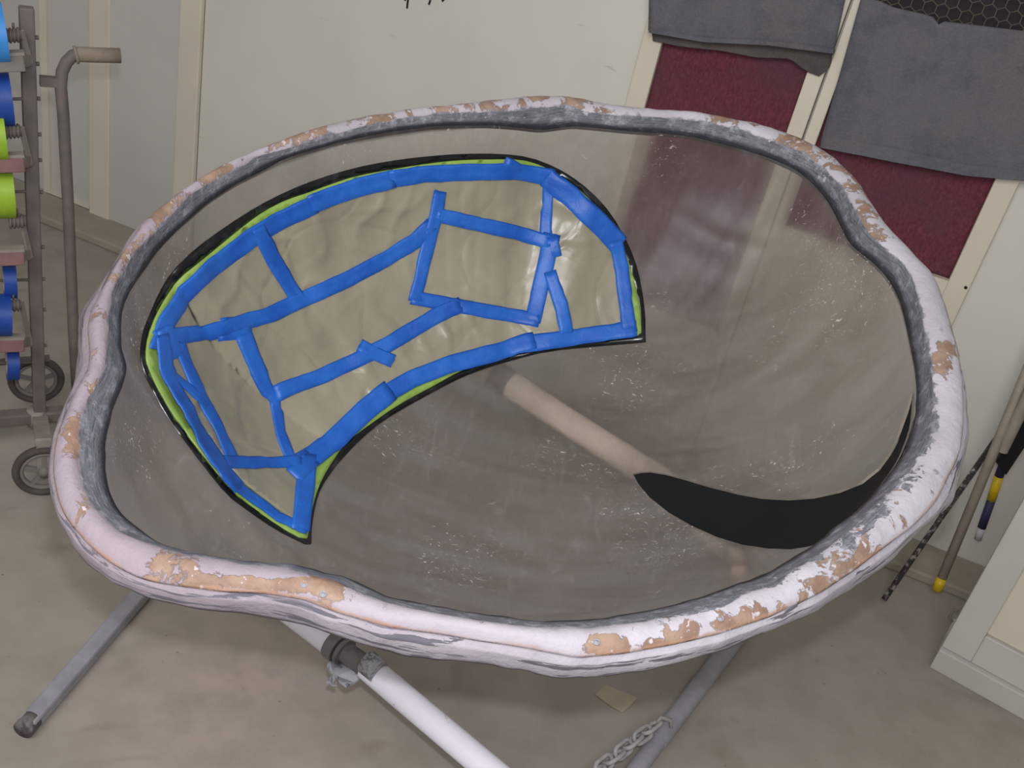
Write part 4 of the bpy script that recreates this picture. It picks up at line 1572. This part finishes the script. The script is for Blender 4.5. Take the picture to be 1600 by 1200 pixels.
# tear bars with side arms, spring knobs
for k, (y, yk, dk) in enumerate(((98, 55, 1), (256, 205, 1), (402, 346, 1), (538, 477, 1))):
    a, b = rp(-160, y + 6, -0.07), rp(38, y - 1, -0.07)
    bm = bmesh.new(); beam(bm, a, b, 0.02, 0.034); bevel(rpart('tear_bar', bm, M['pink_bar'] if k != 0 else M['hub']), 0.003)
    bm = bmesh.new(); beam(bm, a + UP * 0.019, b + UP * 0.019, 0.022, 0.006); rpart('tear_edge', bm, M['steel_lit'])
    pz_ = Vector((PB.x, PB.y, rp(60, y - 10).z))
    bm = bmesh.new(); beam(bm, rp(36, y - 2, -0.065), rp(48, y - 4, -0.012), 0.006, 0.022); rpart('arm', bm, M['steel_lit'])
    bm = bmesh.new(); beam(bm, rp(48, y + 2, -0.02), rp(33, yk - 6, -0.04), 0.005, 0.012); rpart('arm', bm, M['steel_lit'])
    kx = 22 if k != 2 else 28
    bm = bmesh.new()
    add_tube(bm, [rp(kx - 13, yk + 1, -0.045), rp(kx + 11, yk - 1, -0.045)], 0.0115, 14)
    for q in range(4):
        add_torus(bm, rp(kx - 12 + 6 * q, yk + 1 - q * 0.5, -0.045), CXD, 0.0125, 0.0028, 16, 6)
    rpart('knob', bm, M['steel'], True)
    bm = bmesh.new(); add_tube(bm, [rp(kx - 1, yk - 10, -0.045), rp(kx - 1.5, yk - 19, -0.045)], 0.0025, 6); rpart('pin', bm, M['steel'], True)
for y in (154, 299, 437, 566):
    bm = bmesh.new(); add_tube(bm, [rp(-120, y + 4, -0.01), rp(50, y, -0.01)], 0.0035, 8); rpart('spindle', bm, M['steel'], True)


def tape_roll(x0, x1, yc, R, mat, label, off):
    """a roll on a spindle along the rack, spanning px x0..x1"""
    a, b = rp(x0, yc + 0.4, off), rp(x1, yc, off)
    d = (b - a).normalized()
    s, u = frame_of(d)
    bm = bmesh.new()
    add_pipe(bm, a, b, R, R - 0.028, 36)
    t = tag(thing('tape_roll'), label, 'tape roll', 'tape rolls on the rack')
    o = obj('tape', bm, mat, t, True)
    m = o.modifiers.new('edge', 'EDGE_SPLIT'); m.split_angle = math.radians(40)
    bm = bmesh.new(); add_pipe(bm, a - d * 0.0005, b + d * 0.0005, 0.0285, 0.005, 24)
    obj('core', bm, M['scrap'], t, True)
    return t


tape_roll(-60, 9, 52, 0.058, M['tape_light'], 'light blue tape roll at the very top of the rack', -0.045)
tape_roll(-40, 18, 154, 0.056, M['tape_blue'], 'dark blue tape roll between the two upper tear bars', -0.02)
tape_roll(-60, 8, 212, 0.052, M['tape_green'], 'lime green tape roll beside the second spring knob', -0.045)
tape_roll(-60, 21, 299, 0.058, M['tape_green'], 'lime green tape roll below the second tear bar', -0.02)
tape_roll(5, 25, 437, 0.042, M['tape_blue'], 'narrow blue tape roll under the third tear bar', -0.01)
tape_roll(-50, 17, 492, 0.048, M['tape_blue'], 'wide blue tape roll beside the lowest spring knob', -0.045)
tape_roll(10, 29, 566, 0.042, M['tape_blue'], 'narrow blue tape roll under the lowest tear bar, before the wheel', -0.01)

# ------------------------------------------------------------------ things leaning at the right
pa = floor_at(1466, 917, 0.045)
pbm = on_plane(1600, 590, WP + WN * 0.10, WN)
dp = (pbm - pa).normalized()
wall_gap = lambda p: (p - WP).dot(WN)
pole_len = (wall_gap(pa) - 0.016) / max(1e-3, (wall_gap(pa) - wall_gap(pa + dp)))
pole_len = min(1.7, pole_len) if pole_len > 0 else 1.2
print('pole', wall_gap(pa), wall_gap(pbm), pole_len)
pole = tag(thing('long_pole'), 'long dusty grey pole with yellow foot leaning against the wall', 'pole')
bm = bmesh.new(); add_tube(bm, [pa + dp * 0.025, pa + dp * pole_len], 0.0125, 16); obj('shaft', bm, M['pole'], pole, True)
bm = bmesh.new(); add_tube(bm, [pa - dp * 0.01, pa + dp * 0.028], 0.0135, 16); o = obj('foot', bm, M['yellow'], pole, True); o['label'] = 'yellow foot'
ra_ = floor_at(1381, 937, 0.006)
rb_ = on_plane(1556, 686, WP + WN * 0.04, WN)
bm = bmesh.new(); add_tube(bm, [ra_, ra_.lerp(rb_, 0.5), rb_], 0.0075, 12)
tag(obj('thin_rod', bm, M['speckle_rod'], smooth=True), 'thin dark paint-speckled rod slanting to the floor behind the rim', 'rod')
ga = on_plane(1565, 704, WP + WN * 0.13, WN)
gb = on_plane(1618, 596, WP + WN * 0.13, WN)
bm = bmesh.new(); add_pipe(bm, ga, gb + (gb - ga) * 2, 0.0155, 0.003, 20)
bm2 = bm
o = tag(obj('short_tube', bm, M['pole'], smooth=True), 'grey tube with open lower end above the black block, beside the pole', 'tube')
m = o.modifiers.new('edge', 'EDGE_SPLIT'); m.split_angle = math.radians(40)
bm = tz_prism([wall_tz(x, y, .06) for x, y in ((1556, 722), (1572, 742), (1600, 700), (1660, 600), (1645, 560), (1590, 660), (1566, 706))], 0.002, 0.06)
tag(obj('black_block', bm, M['black']), 'black plastic block behind the grey tube end', 'block')
tool = tag(thing('long_tool'), 'yellow and navy striped tool handle half hidden behind the leaning frame', 'tool handle')
tl = [on_plane(x, y, WP + WN * 0.03, WN) for x, y in ((1528, 842), (1534, 824), (1549, 781), (1561, 744), (1600, 640))]
for a, b, r, mt, nm in ((tl[0], tl[1], 0.010, 'white_tip', 'tip'), (tl[1], tl[2], 0.0115, 'navy', 'grip'), (tl[2], tl[3], 0.012, 'yellow', 'grip'), (tl[3], tl[4], 0.012, 'navy', 'grip')):
    bm = bmesh.new(); add_tube(bm, [a, b], r, 14); obj(nm, bm, M[mt], tool, True)

# framed white panel leaning back, on its plinth board
E0, E1 = floor_at(1452, 1043, 0.0), floor_at(1600, 1126, 0.0)
ED = (E1 - E0).normalized()
EN = Vector((ED.y, -ED.x, 0))
if EN.dot(EYE - E0) < 0: EN = -EN
lean = math.radians(9)
EZ = (UP * math.cos(lean) - EN * math.sin(lean)).normalized()
EF = ED.cross(EZ); EF = EF if EF.dot(EN) > 0 else -EF
frame = tag(thing('framed_panel'), 'white framed panel standing on a plinth at the lower right', 'panel')
bm = bmesh.new(); add_box(bm, E0, ED * 1.1, -EN * 0.16, UP * 0.062); bevel(obj('plinth', bm, M['white_frame'], frame), 0.003)
QO = floor_at(1471, 1010, 0.063)
def q(px, py, off=0.0):
    p = on_plane(px, py, QO + EF * off, EF)
    return (p - QO).dot(ED), (p - QO).dot(EZ)
def qbox(name, a0, a1, b0, b1, o0, o1, mat):
    bm = bmesh.new()
    add_box(bm, QO + ED * a0 + EZ * b0 + EF * o0, ED * (a1 - a0), EZ * (b1 - b0), EF * (o1 - o0))
    return bevel(obj(name, bm, mat, frame), 0.003)
s1 = q(1541, 992)[0]
zr_ = q(1541, 994)[1]
HT = q(1640, 560)[1]
qbox('stile', 0, s1, 0, HT, -0.04, 0, M['white_frame'])
qbox('rail', s1, 0.95, 0, zr_, -0.04, 0, M['white_frame'])
qbox('rail', s1, 0.95, HT - 0.09, HT, -0.04, 0, M['white_frame'])
qbox('stile', 0.95, 1.03, 0, HT, -0.04, 0, M['white_frame'])
qbox('inset_panel', s1, 0.95, zr_, HT - 0.09, -0.03, -0.014, M['cream'])
hz = QO + EZ * q(1483, 950)[1] + EF * -0.015 - ED * 0.004
bm = bmesh.new(); add_tube(bm, [hz, hz - ED * 0.012 - EZ * 0.004, hz - ED * 0.012 - EZ * 0.03, hz - EZ * 0.034], 0.003, 8); obj('handle', bm, M['steel'], frame, True)
